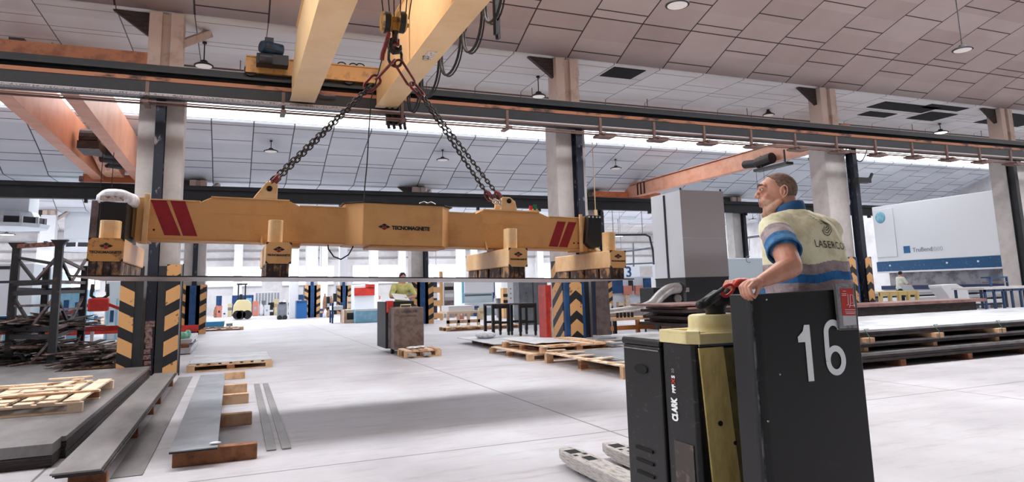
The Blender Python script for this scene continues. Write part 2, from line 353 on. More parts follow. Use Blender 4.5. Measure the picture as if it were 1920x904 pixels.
# ================================================================ COLUMNS
def chev_mat(name, k, ax=0, per=.47, c1=(208, 158, 104)):
    M = bpy.data.materials.new(name); M.use_nodes = True; nt = M.node_tree; b = nt.nodes['Principled BSDF']; b.inputs['Roughness'].default_value = .5
    tc = nd(nt, 'ShaderNodeTexCoord'); s = nd(nt, 'ShaderNodeSeparateXYZ'); nt.links.new(tc.outputs['Object'], s.inputs[0])
    if k == 'chev': xx = mth(nt, 'ABSOLUTE', s.outputs[ax]); t = mth(nt, 'ADD', s.outputs[2], mth(nt, 'MULTIPLY', xx, .8))
    else: t = mth(nt, 'ADD', s.outputs[2], mth(nt, 'MULTIPLY', s.outputs[ax], k))
    st = mth(nt, 'GREATER_THAN', mth(nt, 'FRACT', mth(nt, 'DIVIDE', mth(nt, 'ADD', t, 20.), per)), .42)
    nz = nd(nt, 'ShaderNodeTexNoise'); nz.inputs['Scale'].default_value = 7; nz.inputs['Detail'].default_value = 8; nt.links.new(tc.outputs['Object'], nz.inputs['Vector'])
    wr = mth(nt, 'GREATER_THAN', nz.outputs['Fac'], .64); st = mth(nt, 'MULTIPLY', st, mth(nt, 'SUBTRACT', 1., mth(nt, 'MULTIPLY', wr, .7)))
    mj = nd(nt, 'ShaderNodeMix', data_type='RGBA'); nt.links.new(st, mj.inputs[0]); mj.inputs[6].default_value = lin((30, 30, 34)); mj.inputs[7].default_value = lin(c1)
    nt.links.new(mj.outputs[2], b.inputs['Base Color']); return M
chL = chev_mat('hazard_down_right', .55); chR = chev_mat('hazard_down_left', -.55); chV = chev_mat('hazard_chevron', 'chev')
def hz(name, parent, x0, y0, x1, y1, z0, z1, mt, ctr):
    """hazard plate whose own origin sits at its centre line, so the chevrons point at it"""
    o = B(x0-ctr[0], y0-ctr[1], z0, x1-ctr[0], y1-ctr[1], z1).build(name, mt, parent, local=True)
    I = inv_of(parent); o.location = I @ Vector((ctr[0], ctr[1], 0)); return o
def hbeam(g, cx, cy, z0, z1, w, d, t=.02):
    g.box(cx-w/2, cy-d/2, z0, cx+w/2, cy-d/2+t, z1).box(cx-w/2, cy+d/2-t, z0, cx+w/2, cy+d/2, z1).box(cx-t/2, cy-d/2+t, z0, cx+t/2, cy+d/2-t, z1)
def column(x, y, lab, ztop, w=.82, d=.62, beam=.17, guard='V', gz=2.06, bx=None, head=True, blue=False):
    t = thing('concrete_column', lab, 'column', (x, y, 0), 0, 'roof columns'); bx = x if bx is None else bx
    zs = 5.95 if y < 20 else 5.6 if y < 40 else ztop-.3
    B(x-w/2, y+.22, 0, x+w/2, y+.22+d, zs).build('shaft', concrete if y < 40 else white_paint, t, bevel=.02)
    cw = mat('warm_concrete', (204, 184, 172), .85, col2=(160, 126, 110), scale=2.2, lo=.5, hi=.75)
    for s in (-1, 1): B(x+s*.2-.12, y+.24, zs, x+s*.2+.12, y+.24+d*.8, ztop).build('column_head', cw, t, bevel=.01)
    B(x-.09, y+.34, zs, x+.09, y+.24+d*.7, ztop).build('head_web', cw, t)
    if head:
        g = MB(); g.bar((x+.2, y+.45, ztop-.62), (x+.75, y+1.2, ztop-.02), .2, .16); g.build('bracket', cw, t, bevel=.01)
        g = MB(); g.prism([(x-.32, ztop-.5), (x-.32, ztop), (x-1.0, ztop)], 'y', y+.4, y+.52); g.build('bracket', steel_dark, t)
    g = MB(); hbeam(g, bx, y+.08, 0 if y < 40 or guard else 4.6, 5.33 if y < 20 else 5.3 if y < 40 else (2.3 if guard else 4.9), beam, .26); g.build('steel_post' if y < 40 or guard else 'bracket_post', (navy_wear if guard else navy) if y < 40 else blue_paint, t)
    if guard == 'V':
        hz('guard_plate', t, x-.5, y-.22, x-.26, y-.2, 0, gz, chL, (x-.38, y)); hz('guard_plate', t, x+.26, y-.22, x+.5, y-.2, 0, gz, chR, (x+.38, y))
        g = MB(); g.box(x-.26, y-.2, 0, x-.12, y-.17, gz-.03).box(x+.12, y-.2, 0, x+.26, y-.17, gz-.03); g.box(x-.5, y-.2, 0, x-.47, y+.5, gz).box(x+.47, y-.2, 0, x+.5, y+.5, gz); g.build('guard_frame', navy if not blue else blue_paint, t)
        if blue: B(x-.26, y-.2, 0, x+.26, y-.17, gz-.03).build('guard_centre', blue_paint, t)
    elif guard == 'chev':
        hz('guard_plate', t, x-.42, y-.22, x-.1, y-.2, 0, gz, chV, (x-.26, y)); hz('guard_plate', t, x+.3, y-.22, x+.52, y-.2, 0, gz, chV, (x+.41, y))
        hz('guard_plate', t, x-.56, y-.1, x-.54, y+.45, 0, gz, chev_mat('hazard_side', .8, 1), (x-.55, y+.15))
        g = MB(); g.box(x-.54, y-.2, 0, x-.42, y+.5, gz).box(x-.1, y-.2, 0, x-.02, y-.1, gz).box(x+.52, y-.2, 0, x+.56, y+.5, gz); g.build('guard_frame', blue_paint, t)
    return t
c1 = column(-1.43, 14.65, 'concrete column with black and yellow hazard guard behind the left half of the lifting beam', 7.26)
pt = MB()
random.seed(3)
for q in range(9):
    z = .1+q*.1; pt.box(-1.43-.085+random.uniform(0, .04), 14.588, z, -1.43+.085-random.uniform(0, .05), 14.597, z+random.uniform(.07, .11))
pt.build('rust_patch', mat('bare_rust', (168, 138, 132), .8, col2=(96, 66, 62), scale=16), c1)
B(-.895, 14.3, 0, -.875, 14.33, 2.06).build('guard_pole', steel_dark, c1)
c2 = column(7.78, 14.65, 'concrete column with chevron guard, its foot behind the pallets of sheets in the middle', 7.26, guard='chev', bx=7.88)
g = MB(); g.box(8.22, 14.6, 2.9, 8.3, 14.64, 3.3).cyl((8.26, 14.62, 3.3), (8.26, 14.62, 5.0), .012); g.build('switch_box', mat('beige_box', (200, 170, 130), .5), c2)
c3 = column(16.75, 14.65, 'concrete column with chevron guard behind the standing man', 7.26, guard='chev', bx=17.25)
g = MB(); g.box(16.98, 14.32, 4.25, 17.5, 14.52, 4.4).bar((17.5, 14.4, 4.32), (17.66, 14.4, 4.55), .06); g.build('clamp_bracket', black, c3)
c4 = column(25.2, 14.65, 'concrete column at the right edge of the picture, in front of the white press', 7.26, guard=None, bx=24.77)
B(24.95, 14.8, 0, 25.7, 15.3, 5.3).build('blue_backing', concrete, c4)
r2labs = {-10.6: 'slim pillar far left behind the steel frame rack', -1.47: 'concrete column with hazard guard seen just right of the left column', 7.9: 'tall pale column with a navy post behind the far truck driver', 17.2: 'far column hidden partly by the tall grey cabinet', 26.4: 'far column behind the standing man'}
for x, lb in r2labs.items():
    column(x, 30.2, lb, 6.26, guard='V' if abs(x) < 20 else None, gz=1.95, blue=True, bx=x+.22 if x > 0 else x+.02)
for i, (px, lb, gd) in enumerate(((82, 'slim white pillar at the left edge beyond the frame rack', None), (553, 'slim pale back pillar above the blue cabinet, left of the small hazard guard', None), (586, 'white pillar at the back with its own small hazard guard beside the blue bins', 'V'),
                     (645, 'back pillar with hazard guard left of the red machine hood', 'V'), (703, 'slim back pillar between the two white discs, above the red hood', None), (868, 'back pillar just left of the third magnet from the left', None), (935, 'back pillar seen under the third magnet from the left', None))):
    yy = 46.0 if px != 645 else 51.0; column(P(px, 500, Y=yy).x, yy, lb, 6.74 if yy < 50 else 7.0, guard=gd, blue=True, w=.75 if px in (82, 586) else .55)
# ================================================================ CRANE RAILS
def rail(y, zb, zt, lab, x0, x1):
    t = thing('crane_runway', lab, 'crane rail', (0, y, zb))
    g = MB(); g.box(x0, y-.15, zb, x1, y+.15, zb+.06).box(x0, y-.18, zt-.18, x1, y+.18, zt-.13).box(x0, y-.02, zb+.06, x1, y+.02, zt-.18)
    g.build('runway_girder', navy, t)
    B(x0, y-.05, zt-.13, x1, y+.05, zt).build('rail', navy, t); return t
r1_ = rail(14.55, 5.33, 5.99, 'near black crane runway running across the whole hall', -30, 40)
g = MB(); g.box(-30, 14.36, 5.62, 40, 14.39, 5.70)
g.build('rust_strip', mat('rust_strip', (170, 112, 82), .6, col2=(60, 44, 42), scale=3, lo=.5, hi=.6, stretch=(.4, 1, 1)), r1_)
B(-30, 14.37, 5.33, 40, 14.385, 5.60).build('web_cover', navy, r1_)
r2_ = rail(30.2, 5.32, 5.97, 'far crane runway seen as a dark band behind the lifting beam', -33, 42)
x = -31.
while x < 38: B(x, 30.0, 5.17, x+.1, 30.2, 5.33).build('hanger_clip', black, r2_); x += 3.2
t = thing('conductor_line', 'conductor bars and cable tray hung under the near crane runway', 'conductor bars', (0, 14.2, 5.1))
for yy, zz, r_, mt in ((14.15, 5.10, .022, mat('conductor_brown', (110, 84, 76), .5)), (13.9, 5.08, .016, MATS['conductor_brown']), (14.1, 5.25, .028, MATS['conductor_brown'])):
    MB().cyl((-30, yy, zz), (40, yy, zz), r_, 8).build('conductor_bar', mt, t)
MB().box(-30, 14.0, 5.20, 2, 14.05, 5.27).box(-30, 13.9, 5.20, 2, 14.0, 5.205).build('cable_tray', mat('tray_zinc', (176, 170, 172), .4, .6, col2=(110, 102, 104), scale=30, lo=.5, hi=.55, stretch=(1, 1, 1)), t)
MB().cyl((-30, 14.1, 5.29), (40, 14.1, 5.29), .018, 8).build('white_pipe', mat('pipe_grey', (196, 192, 196), .4), t)
x = -9.
while x < 38:
    g = MB(); g.box(x, 14.02, 5.06, x+.06, 14.08, 5.5).box(x-.02, 13.86, 5.05, x+.08, 14.34, 5.1)
    if x > 7: g.bar((x, 14.0, 5.1), (x+1.2, 14.3, 5.12), .03, .02).box(x-.1, 13.9, 5.0, x+.35, 14.2, 5.04)
    g.build('hanger', MATS['conductor_brown'], t); x += 1.55 if x > 6 else 2.45
# thin pipe along the soffit
t = thing('sprinkler_pipe', 'thin brown pipe under the pale soffit behind the near runway', 'pipe', (0, 17.6, 7.1))
MB().cyl((-30, 17.6, 7.02), (40, 17.6, 7.02), .025, 8).build('pipe', MATS['conductor_brown'], t)
for x in range(-28, 40, 4): MB().cyl((x, 17.6, 7.02), (x, 17.6, 7.28), .012, 6).build('pipe_hanger', MATS['conductor_brown'], t)
# ================================================================ LAMPS
def ceil_z(y):
    for yc, zc, _ in CR:
        if yc-4.3 <= y <= yc:
            pr_ = curve_prof(yc, zc)
            for (a, za), (b_, zb_) in zip(pr_, pr_[1:]):
                if b_ <= y <= a: return za+(zb_-za)*(a-y)/(a-b_)
    for a, b_, z in SOF:
        if a-.2 <= y <= b_: return z
    return None
def lamp(p, lab, r=.22, drop=.35, on=False, conduit=None, top=None):
    cz = ceil_z(p[1]); drop = max(.16, cz-p[2]-.01) if cz else drop
    t = thing('high_bay_lamp', lab, 'lamp', p, 0, 'high bay lamps'); x, y, z = p
    g = MB(); g.loft([[(x+rr*math.cos(a*math.pi/10), y+rr*math.sin(a*math.pi/10), z+zz) for a in range(20)] for rr, zz in ((.05, .14), (.08, .12), (.09, .08), (r*.7, .06), (r, .02), (r, 0), (r*.88, 0))], caps=True)
    g.build('housing', rubber, t)
    MB().cyl((x, y, z-.01), (x, y, z-.002), r*.84, 20).build('lens', lampglass if on else lamp_off, t)
    g = MB().cyl((x, y, z+.13), (x, y, z+drop+.02), .014, 8).cyl((x, y, z+drop-.04), (x, y, z+drop), .05, 10)
    if conduit: g.tube([(x, y, z+drop), (x+conduit[0], y+conduit[1], z+drop+conduit[2])], .014, 6)
    g.build('hanger_rod', rubber, t); return t
lamp(P(1270, 10, Y=10.6), 'round lamp on the shaded near ceiling at the top middle', .24, .15)
lamp(P(1805, 94, Y=10.9), 'round lamp hanging from the shaded near ceiling at the upper right', .24, .6)
lamp(P(382, 124, Y=16.5), 'lamp under the pale soffit right of the left column head', .21, .4)
lamp(P(1010, 181, Y=16.5), 'lamp under the pale soffit left of the middle column head', .2, .4)
lamp(P(1441, 216, Y=17.5), 'small lamp just above the runway left of the right column', .2, .3)
lamp(P(1764, 249, Y=17.2), 'lit lamp above the runway at the right', .26, .4, True)
lamp(P(508, 284, Y=27.5), 'lamp on the cool panels above the left end of the chain', .27, .55)
lamp(P(830, 300, Y=27.5), 'lamp on the cool panels right of the hanging cable', .27, .5)
lamp(P(1155, 316, Y=27.5), 'lamp on the cool panels right of the middle column', .27, .5)
lamp(P(605, 364, Y=33), 'tiny lamp far behind between the chain and the cable', .3, .5)
lamp(P(1170, 390, Y=43), 'far lamp below the orange jib left of the tall cabinet', .34, .7)
lamp(P(1412, 412, Y=43), 'far lamp left of the standing man', .34, .7)
lamp(P(1160, 443, Y=47), 'lit far lamp above the rightmost magnet', .4, .5, True)
lamp(P(1366, 400, Y=43), 'lit far lamp right of the tall cabinet', .34, .7, True)
lamp(P(12, 440, Y=43), 'lit far lamp at the left edge above the frame rack', .4, .7, True)
lamp(P(150, 441, Y=48), 'lit far lamp between the frame rack and the left magnet', .4, .6, True)
V0 = Vector
# ================================================================ YELLOW OVERHEAD CRANE
t = thing('bridge_crane', 'yellow twin girder overhead crane running away from the camera above the lifting beam', 'crane', (2.1, 14.3, 6.0))
def girder(x0, x1, zb, zt, yend, ynear, mt, par, taper=1.2):
    g = MB(); w = x1-x0
    pr = [(ynear, zb), (yend, zb), (yend, zb+.55), (yend-taper, zt), (ynear, zt)]
    g.prism(pr, 'x', x0+.03, x1-.03)
    g.box(x0, ynear, zb-.015, x1, yend+.02, zb+.0)                      # bottom flange
    g.box(x0, ynear, zt, x1, yend-taper, zt+.015)
    o = g.build('girder', mt, par); return o
gl = girder(.97, 1.47, 5.41, 6.55, 14.25, -4, yellow, t)
gr = girder(2.73, 3.2, 5.41, 6.75, 14.25, -4, yellow, t)
for y in (6.0, 8.6, 11.2): B(2.722, y, 5.42, 2.73, y+.05, 6.7).build('web_stiffener', yellow, gr)
# diamond badge under the right girder
g = MB()
M_ = frame_m(P(800, 108, Z=5.39)+Vector((0, 0, -.0)), (0, -1, 0), (1, 0, 0))
for k in range(2): g.tube([M_ @ Vector((.09*k-.06+.05*math.cos(a*math.pi/8), .05*math.sin(a*math.pi/8)-.02*k, .004)) for a in range(16)], .012, 6, closed=True)
g.build('badge_mark', blk_text, gr)
B(P(800, 108, Z=5.39).x-.06, P(800, 108, Z=5.39).y-.32, 5.386, P(800, 108, Z=5.39).x+.1, P(800, 108, Z=5.39).y+.1, 5.3945).build('badge_plate', mat('badge_white', (226, 214, 200), .5, col2=(120, 90, 80), scale=30, lo=.55, hi=.6), gr)
ec = MB(); ec.box(.1, 14.42, 6.0, 3.3, 14.72, 6.32).box(.1, 14.40, 6.32, 3.3, 14.74, 6.345).box(.1, 14.40, 5.985, 3.3, 14.74, 6.0)
ec.build('end_carriage', mat('carriage_ochre', (206, 154, 92), .5, col2=(110, 80, 56), scale=5, lo=.5, hi=.8), t)
for x in (.2, 2.2): MB().cyl((x, 14.44, 6.05), (x, 14.66, 6.05), .13, 18).build('wheel', steel_dark, t)
g = MB(); g.cyl((.55, 14.3, 6.5), (.88, 14.3, 6.5), .13, 18).box(.55, 14.2, 6.2, .85, 14.42, 6.42)
mo = MB().cyl((.42, 14.15, 6.46), (.78, 14.3, 6.46), .14, 18).cyl((.38, 14.13, 6.46), (.42, 14.15, 6.46), .12, 18).box(.45, 14.15, 6.56, .62, 14.3, 6.68).build('travel_motor', mat('motor_blue', (34, 66, 92), .4, col2=(20, 26, 32), scale=8, lo=.4, hi=.6), t, smooth=False)
MB().box(.3, 14.12, 6.1, .92, 14.4, 6.32).cyl((.35, 14.1, 6.2), (.6, 14.1, 6.2), .11, 16).build('gearbox', rackm, t, bevel=.01)
g = MB(); g.tube([(1.5+.0, 14.3, 5.95), (1.5, 14.28, 5.72), (1.52, 14.28, 5.62), (1.6, 14.28, 5.58), (1.85, 14.28, 5.58), (1.9, 14.28, 5.6)], .02, 8)
g.build('bracket_rod', rack_grey, t)
for x, z in ((2.05, 6.36), (2.3, 6.36), (2.45, 6.37)):
    MB().tube([(x+.09*math.cos(a*math.pi/8), 14.5, z+.06*math.sin(a*math.pi/8)) for a in range(9)], .014, 8).build('cable_loop', rubber, t)
g = MB(); g.box(3.0, 14.3, 4.86+.2, 3.3, 14.45, 5.42); g.build('collector_box', rubber, t)
for x in (2.98, 3.1, 3.24, 3.34): MB().tube([(x, 14.25, 5.6), (x, 14.2, 5.25), (x+.03, 14.2, 5.0), (x+.05, 14.22, 4.93)], .035, 8).build('collector_cable', rubber, t)
# festoon: flat cables looping beside the right girder
ys = [8.3, 9.15, 10.2, 11.5, 12.9, 14.0]
MB().box(3.36, -2, 5.78, 3.40, 14.2, 5.84).build('festoon_track', rubber, t)
for i in range(len(ys)-1):
    a, b_ = ys[i], ys[i+1]; dp = .62 if i else .5
    pts = [(3.38, a+.03+(b_-a-.06)*(.5-.5*math.cos(math.pi*q/12))*1.0, 5.78-dp*math.sin(math.pi*q/12)**.7) for q in range(13)]
    for off, rr in ((0, .022), (.045, .014)): MB().tube([(p[0]+off, p[1], p[2]-off*.5) for p in pts], rr, 8).build('festoon_cable', rubber, t)
for i in range(6):
    x = 3.36+.03*i; MB().tube([(x, 8.6+.05*i, 5.8), (x, 8.6+.05*i, 5.45), (x+.01, 8.62+.05*i, 5.02+.03*(i % 3))], .03, 8).build('cable_bundle', rubber, t)
# trolley above the frame
tr = thing('hoist_trolley', 'hoist trolley riding on top of the two yellow girders, above the picture', 'hoist', (1.9, 8.2, 6.6))
MB().box(1.0, 7.6, 6.77, 3.1, 8.9, 7.0).build('trolley_frame', ochre, tr); MB().cyl((1.4, 8.2, 7.1), (2.7, 8.2, 7.1), .2, 20).build('rope_drum', steel_dark, tr)
# ================================================================ HOOK BLOCK
AP = P(741, 100, Y=8.2); hx = AP.x
hb = thing('hook_block', 'two-sheave crane hook block hanging on wire ropes between the yellow girders', 'hook', (hx, 8.2, 4.5))
for px in (724, 752):
    c = P(px, 42, Y=8.2); s = -1 if px < 740 else 1
    sh = MB().cyl((c.x-.035, 8.2, c.z), (c.x+.035, 8.2, c.z), .14, 28).build('sheave', rubber, hb, bevel=.01)
    a_ = c.x-.05 if s < 0 else c.x-.045
    MB().cyl((c.x+s*.036, 8.2, c.z), (c.x+s*.06, 8.2, c.z), .145, 28, .12).cyl((c.x-s*.036, 8.2, c.z), (c.x-s*.055, 8.2, c.z), .145, 28, .12).build('sheave_cover', mat('sheave_gold', (170, 122, 44), .4, col2=(50, 40, 34), scale=10, lo=.5, hi=.65), sh)
zc = P(740, 42, Y=8.2).z
MB().cyl((hx-.18, 8.2, zc-.02), (hx+.18, 8.2, zc-.02), .03, 12).box(hx-.05, 8.15, zc-.12, hx+.05, 8.25, zc+.06).build('crosshead', MATS['sheave_gold'], hb, bevel=.008)
MB().cyl((hx, 8.2, zc-.28), (hx, 8.2, zc-.05), .04, 14).build('shank', chain_m, hb)
for i, px in enumerate((720, 731, 739, 750, 760, 766)):
    a = P(px, 36, Y=8.2); MB().cyl(a, (1.45+.17*i, 8.2, 6.95), .008, 6).build('wire_rope', chain_m, hb)
pts = [(0, 0, .12), (0, 0, .06), (.0, 0, .03), (-.05, 0, .0), (-.075, 0, -.05), (-.065, 0, -.11), (-.02, 0, -.15), (.04, 0, -.14), (.075, 0, -.1), (.08, 0, -.05)]
hz0 = P(741, 88, Y=8.2).z
MB().tube([(hx+p[0]*.9, 8.2, hz0+.08+p[2]) for p in pts], [.035, .035, .035, .04, .04, .042, .04, .034, .026, .014], 12).build('hook', chain_m, hb, smooth=True)
B(hx-.02, 8.17, hz0+.02, hx+.05, 8.23, hz0+.1).build('safety_latch', redchain, hb)
g = MB(); q0 = P(726, 75, Y=8.1)
g.tube([P(729, 62, Y=8.1), P(725, 78, Y=8.08), P(718, 100, Y=8.08), P(716, 112, Y=8.08)], .028, 8); g.build('red_strap', redchain, hb)
# ================================================================ CHAIN SLING
def oval(g, a, b, w, r, up, n=14, k=8):
    a, b = Vector(a), Vector(b); d = (b-a); L = d.length; d.normalize(); u = Vector(up); u = (u-d*u.dot(d)).normalized(); c = (a+b)/2; h = L/2-w/2
    pts = []
    for i in range(n):
        t_ = 2*math.pi*i/n; x = math.cos(t_)*w/2; y = math.sin(t_)*w/2
        pts.append(c + d*(x+(h if x > 0 else -h)) + u*y)
    g.tube(pts, r, k, closed=True); return g
def chain(a, b, mt, par, pitch=.052, w=.044, r=.0085, name='chain_leg'):
    a, b = Vector(a), Vector(b); L = (b-a).length; n = max(1, int(L/pitch)); d = (b-a)/n; g = MB()
    u1 = d.orthogonal().normalized(); u1 = Vector((-.72, .69, 0)).cross(d).cross(d).normalized() if True else u1
    u2 = u1.cross(d.normalized())
    A = (u1+u2).normalized(); Bv = (u1-u2).normalized()
    for i in range(n):
        c = a + d*(i+.5); e = d.normalized()*(d.length/2+r*1.2); oval(g, c-e, c+e, w, r, A if i % 2 else Bv, 10, 6)
    return g.build(name, mt, par, smooth=True)
lugL = P(500, 359, Y=8.12); lugR = P(946, 391, Y=8.12)
sl = thing('chain_sling', 'four-leg steel chain sling with red fittings from the hook down to the ochre beam', 'chain sling', (hx, 8.2, 4.3))
rb = P(741, 122, Y=8.2); rt = P(741, 92, Y=8.2)
g = MB(); oval(g, rt+Vector((0, 0, .02)), rb-Vector((0, 0, .02)), .19, .02, (1, .3, 0)); g.build('master_link', chain_m, sl, smooth=True)
for (p0, p1, p2, yy) in (((739, 113), (706, 148), (690, 165), 8.1), ((744, 113), (774, 160), (790, 178), 8.1)):
    a, b_, c_ = P(*p0, Y=8.2), P(*p1, Y=yy), P(*p2, Y=yy)
    g = MB(); oval(g, a, b_, .10, .016, (0, 1, .2)) if p0[0] < 741 else oval(g, a, b_, .11, .016, (1, 0, .4)); g.build('intermediate_link', redchain, sl, smooth=True)
    d = (c_-b_); g = MB(); oval(g, b_-d*.25, c_+d*.25, .13, .017, (1, 0, .8) if p0[0] < 741 else (.6, .5, .3)); g.build('coupling_link', redchain, sl, smooth=True)
La, Ra = P(695, 160, Y=8.1), P(786, 174, Y=8.1)
chain(La+Vector((0, -.02, 0)), lugL+Vector((.05, -.06, .12)), chain_m, sl); chain(La+Vector((0, .05, -.02)), lugL+Vector((.07, .12, .10)), chain_m, sl)
Rf, Rb = P(919, 372, Y=8.05), P(938, 372, Y=8.28)
chain(Ra+Vector((-.02, -.03, 0)), Rf, chain_m, sl); chain(Ra+Vector((.03, .05, .02)), Rb, chain_m, sl)
def claw(p, d, par):
    d = Vector(d).normalized(); g = MB(); oval(g, p, p+d*.13, .075, .014, (.7, -.7, .2)); oval(g, p-d*.02+Vector((.0, -.03, .0)), p+d*.08+Vector((0, -.03, 0)), .06, .012, (0, 1, .3)); g.build('shortening_claw', redchain, par, smooth=True)
for p, q in ((lugL+Vector((.04, -.06, .1)), lugL-La), (lugL+Vector((.06, .12, .09)), lugL-La), (Rf, Rf-Ra), (Rb, Rb-Ra)): claw(Vector(p)-Vector(q).normalized()*.1, q, sl)
chain(lugL+Vector((.03, -.05, .1)), lugL+Vector((0, -.02, .0)), chrome, sl, .05, .05, .011, 'shackle_link'); chain(Rf+Vector((.0, 0, .0)), lugR+Vector((-.02, -.06, .0)), chrome, sl, .05, .05, .011, 'shackle_link')
chain(Rb, lugR+Vector((.03, .1, .0)), chrome, sl, .05, .05, .011, 'shackle_link')
# control cable down to the beam
cb = thing('control_cable', 'thin dark cable hanging from the hook to the middle of the ochre beam', 'cable', tuple(P(683, 385, Y=8.3)))
MB().tube([P(716, 112, Y=8.1), P(706, 150, Y=8.1), P(696, 185, Y=8.15), P(692, 240, Y=8.2), P(688, 310, Y=8.3), P(684, 350, Y=8.3), P(682, 388, Y=8.3)], .0075, 8).build('cable', rubber, cb)
# ================================================================ LIFTING BEAM WITH MAGNETS
CX = 1.8; TILT = .025
lb = thing('lifting_beam', 'long ochre magnet lifting beam hanging level from the chains, red stripes at both ends', 'lifting beam', (CX, 8.2, 2.0))
def ux(px, Y=8.03, py=420): return P(px, py, Y=Y).x
zb, zl, zh = 1.972, 2.385, 2.44
yf, yb = 8.03, 8.37
xs = [ux(266), ux(372), ux(392), ux(540), ux(560), ux(655)]
xr = [ux(826), ux(890), ux(905), ux(1010), ux(1028), ux(1092)]
def beam_side(x, name):
    g = MB(); g.prism([(x[0], zb), (x[-1], zb), (x[-1], zl), (x[4], zl), (x[3], zh), (x[2], zh), (x[1], zl), (x[0], zl)], 'y', yf, yb)
    o = g.build(name, ochre, lb, bevel=.006)
    h = MB(); h.box(x[0]+.0, yf-.02, zl, x[1], yb+.02, zl+.012).box(x[2], yf-.02, zh, x[3], yb+.02, zh+.012).box(x[4], yf-.02, zl, x[5], yb+.02, zl+.012)
    h.build('top_flange', ochre_light, lb); B(x[0], yf-.015, zb-.012, x[-1], yb+.015, zb).build('bottom_flange', ochre, lb); return o
bl = beam_side(xs, 'beam_arm'); br = beam_side(xr, 'beam_arm')
# seam plates welded on the web
for x in (xs, xr): B(x[2]-.02, yf-.006, zh-.17, x[3]+.02, yf, zh-.02).build('doubler_plate', ochre, lb)
c0x, c1x = ux(680, 7.86), ux(829, 7.86)
g = MB(); g.prism([(ux(645), yf), (c0x, 7.86), (c1x, 7.86), (ux(841), yf), (ux(841), yb), (c1x, yb+.17), (c0x, yb+.17), (ux(645), yb)], 'z', zb-.02, zl+.055); g.build('centre_box', ochre, lb, bevel=.006)
g = MB(); g.prism([(ux(641), yf-.02), (c0x-.01, 7.83), (c1x+.015, 7.83), (ux(846), yf-.02), (ux(846), yb+.02), (c1x, yb+.2), (c0x, yb+.2), (ux(641), yb+.02)], 'z', zl+.055, zl+.068); g.build('centre_lid', steel_dark, lb)
g = MB(); g.prism([(ux(690), 7.9), (ux(830), 7.9), (ux(830), yb), (ux(690), yb)], 'z', zb-.05, zb-.02); g.build('centre_underplate', ochre, lb, bevel=.01)
for k_, px in enumerate((793, 806)):
    p = P(px, 384, Y=8.25); MB().tube([(p.x-.06, 8.25, zl+.07), (p.x-.05, 8.25, zl+.13), (p.x, 8.25, zl+.15), (p.x+.05, 8.25, zl+.13), (p.x+.06, 8.25, zl+.07)], .014, 8).build('pipe_fitting', chrome, lb, smooth=True)
MB().tube([P(614, 455, Y=8.2), P(616, 470, Y=8.15), P(626, 484, Y=8.1), P(640, 489, Y=8.1), P(654, 480, Y=8.12), P(662, 465, Y=8.15), P(660, 455, Y=8.2)], .008, 8).build('hanging_cable', rubber, lb)
def quad(px4, Y, mt, name, par, th=.003):
    pp = [P(a, b_, Y=Y) for a, b_ in px4]; n = len(pp); zt = lambda p: p.z + TILT*(p.x-CX)
    g = MB(); v = [(p.x, Y, zt(p)) for p in pp] + [(p.x, Y+th, zt(p)) for p in pp]
    g.add(v, [tuple(range(n)), tuple(range(2*n-1, n-1, -1))]+[(i, i+n, (i+1) % n+n, (i+1) % n) for i in range(n)]); return g.build(name, mt, par)
for q in (((280, 374), (310, 376), (339, 442), (308, 441)), ((317, 376), (345, 377), (370, 443), (343, 442)), ((1044, 415), (1060, 416), (1046, 463), (1029, 462)), ((1065, 416), (1080, 417), (1064, 464), (1048, 463))):
    quad(q, yf-.003, crimson, 'red_stripe', lb)
for px, n_ in ((274, 'collar'), (1088, 'collar')):
    x = ux(px); s = .02
    MB().box(x-.1 if px < 500 else x-.02, yf-.03, zb-.03, x+.02 if px < 500 else x+.08, yb+.03, zl+.02).build('collar', ochre, lb, bevel=.005)
x = ux(273, 7.97); MB().box(x-.035, 7.97, zb-.06, x+.02, 8.01, zl+.06).build('locking_bar', ochre_light, lb, bevel=.005)
x = ux(1088, 7.97); MB().box(x-.01, 7.97, zb-.04, x+.03, 8.01, zl+.05).build('locking_bar', ochre_light, lb, bevel=.005)
for px in (276, 288, 1076, 1084):
    p = P(px, 431 if px < 500 else 456, Y=yf); MB().cyl((p.x, yf-.006, p.z+TILT*(p.x-CX)), (p.x, yf+.001, p.z+TILT*(p.x-CX)), .011, 12).build('bolt', steel_dark, lb)
# telescopic ends
B(ux(228), yf+.03, zb+.02, ux(266), yb-.03, zl-.04).build('inner_arm', ochre, lb); quad(((233, 402), (233, 424), (243, 424)), yf+.024, crimson, 'red_stripe', lb)
B(ux(1088), yf+.03, zb+.03, ux(1120), yb-.03, zl-.03).build('inner_arm', ochre, lb)
x0, x1 = ux(181, 7.55), ux(233, 7.55)
MB().box(x0, 7.62, 1.93, x1, 8.5, 2.30).build('end_head', black, lb, bevel=.01)
MB().box(x0-.08, 7.66, 1.93, x0-.01, 7.76, 2.31).cyl((x0-.045, 7.655, 2.22), (x0-.045, 7.665, 2.22), .014, 10).build('side_bracket', rack_grey, lb, bevel=.008)
g = MB(); g.loft([[Vector((( (x0+x1)/2)+(rx)*math.copysign(abs(math.cos(a))**.6, math.cos(a)), 7.9+ry*math.copysign(abs(math.sin(a))**.6, math.sin(a)), z+.012*math.sin(3*a))) for a in [2*math.pi*q/28 for q in range(28)]] for rx, ry, z in ((.17, .3, 2.29), (.185, .31, 2.33), (.18, .31, 2.38), (.15, .28, 2.415), (.06, .12, 2.42))])
g.build('wrapped_bundle', plastic_wrap, lb, smooth=True)
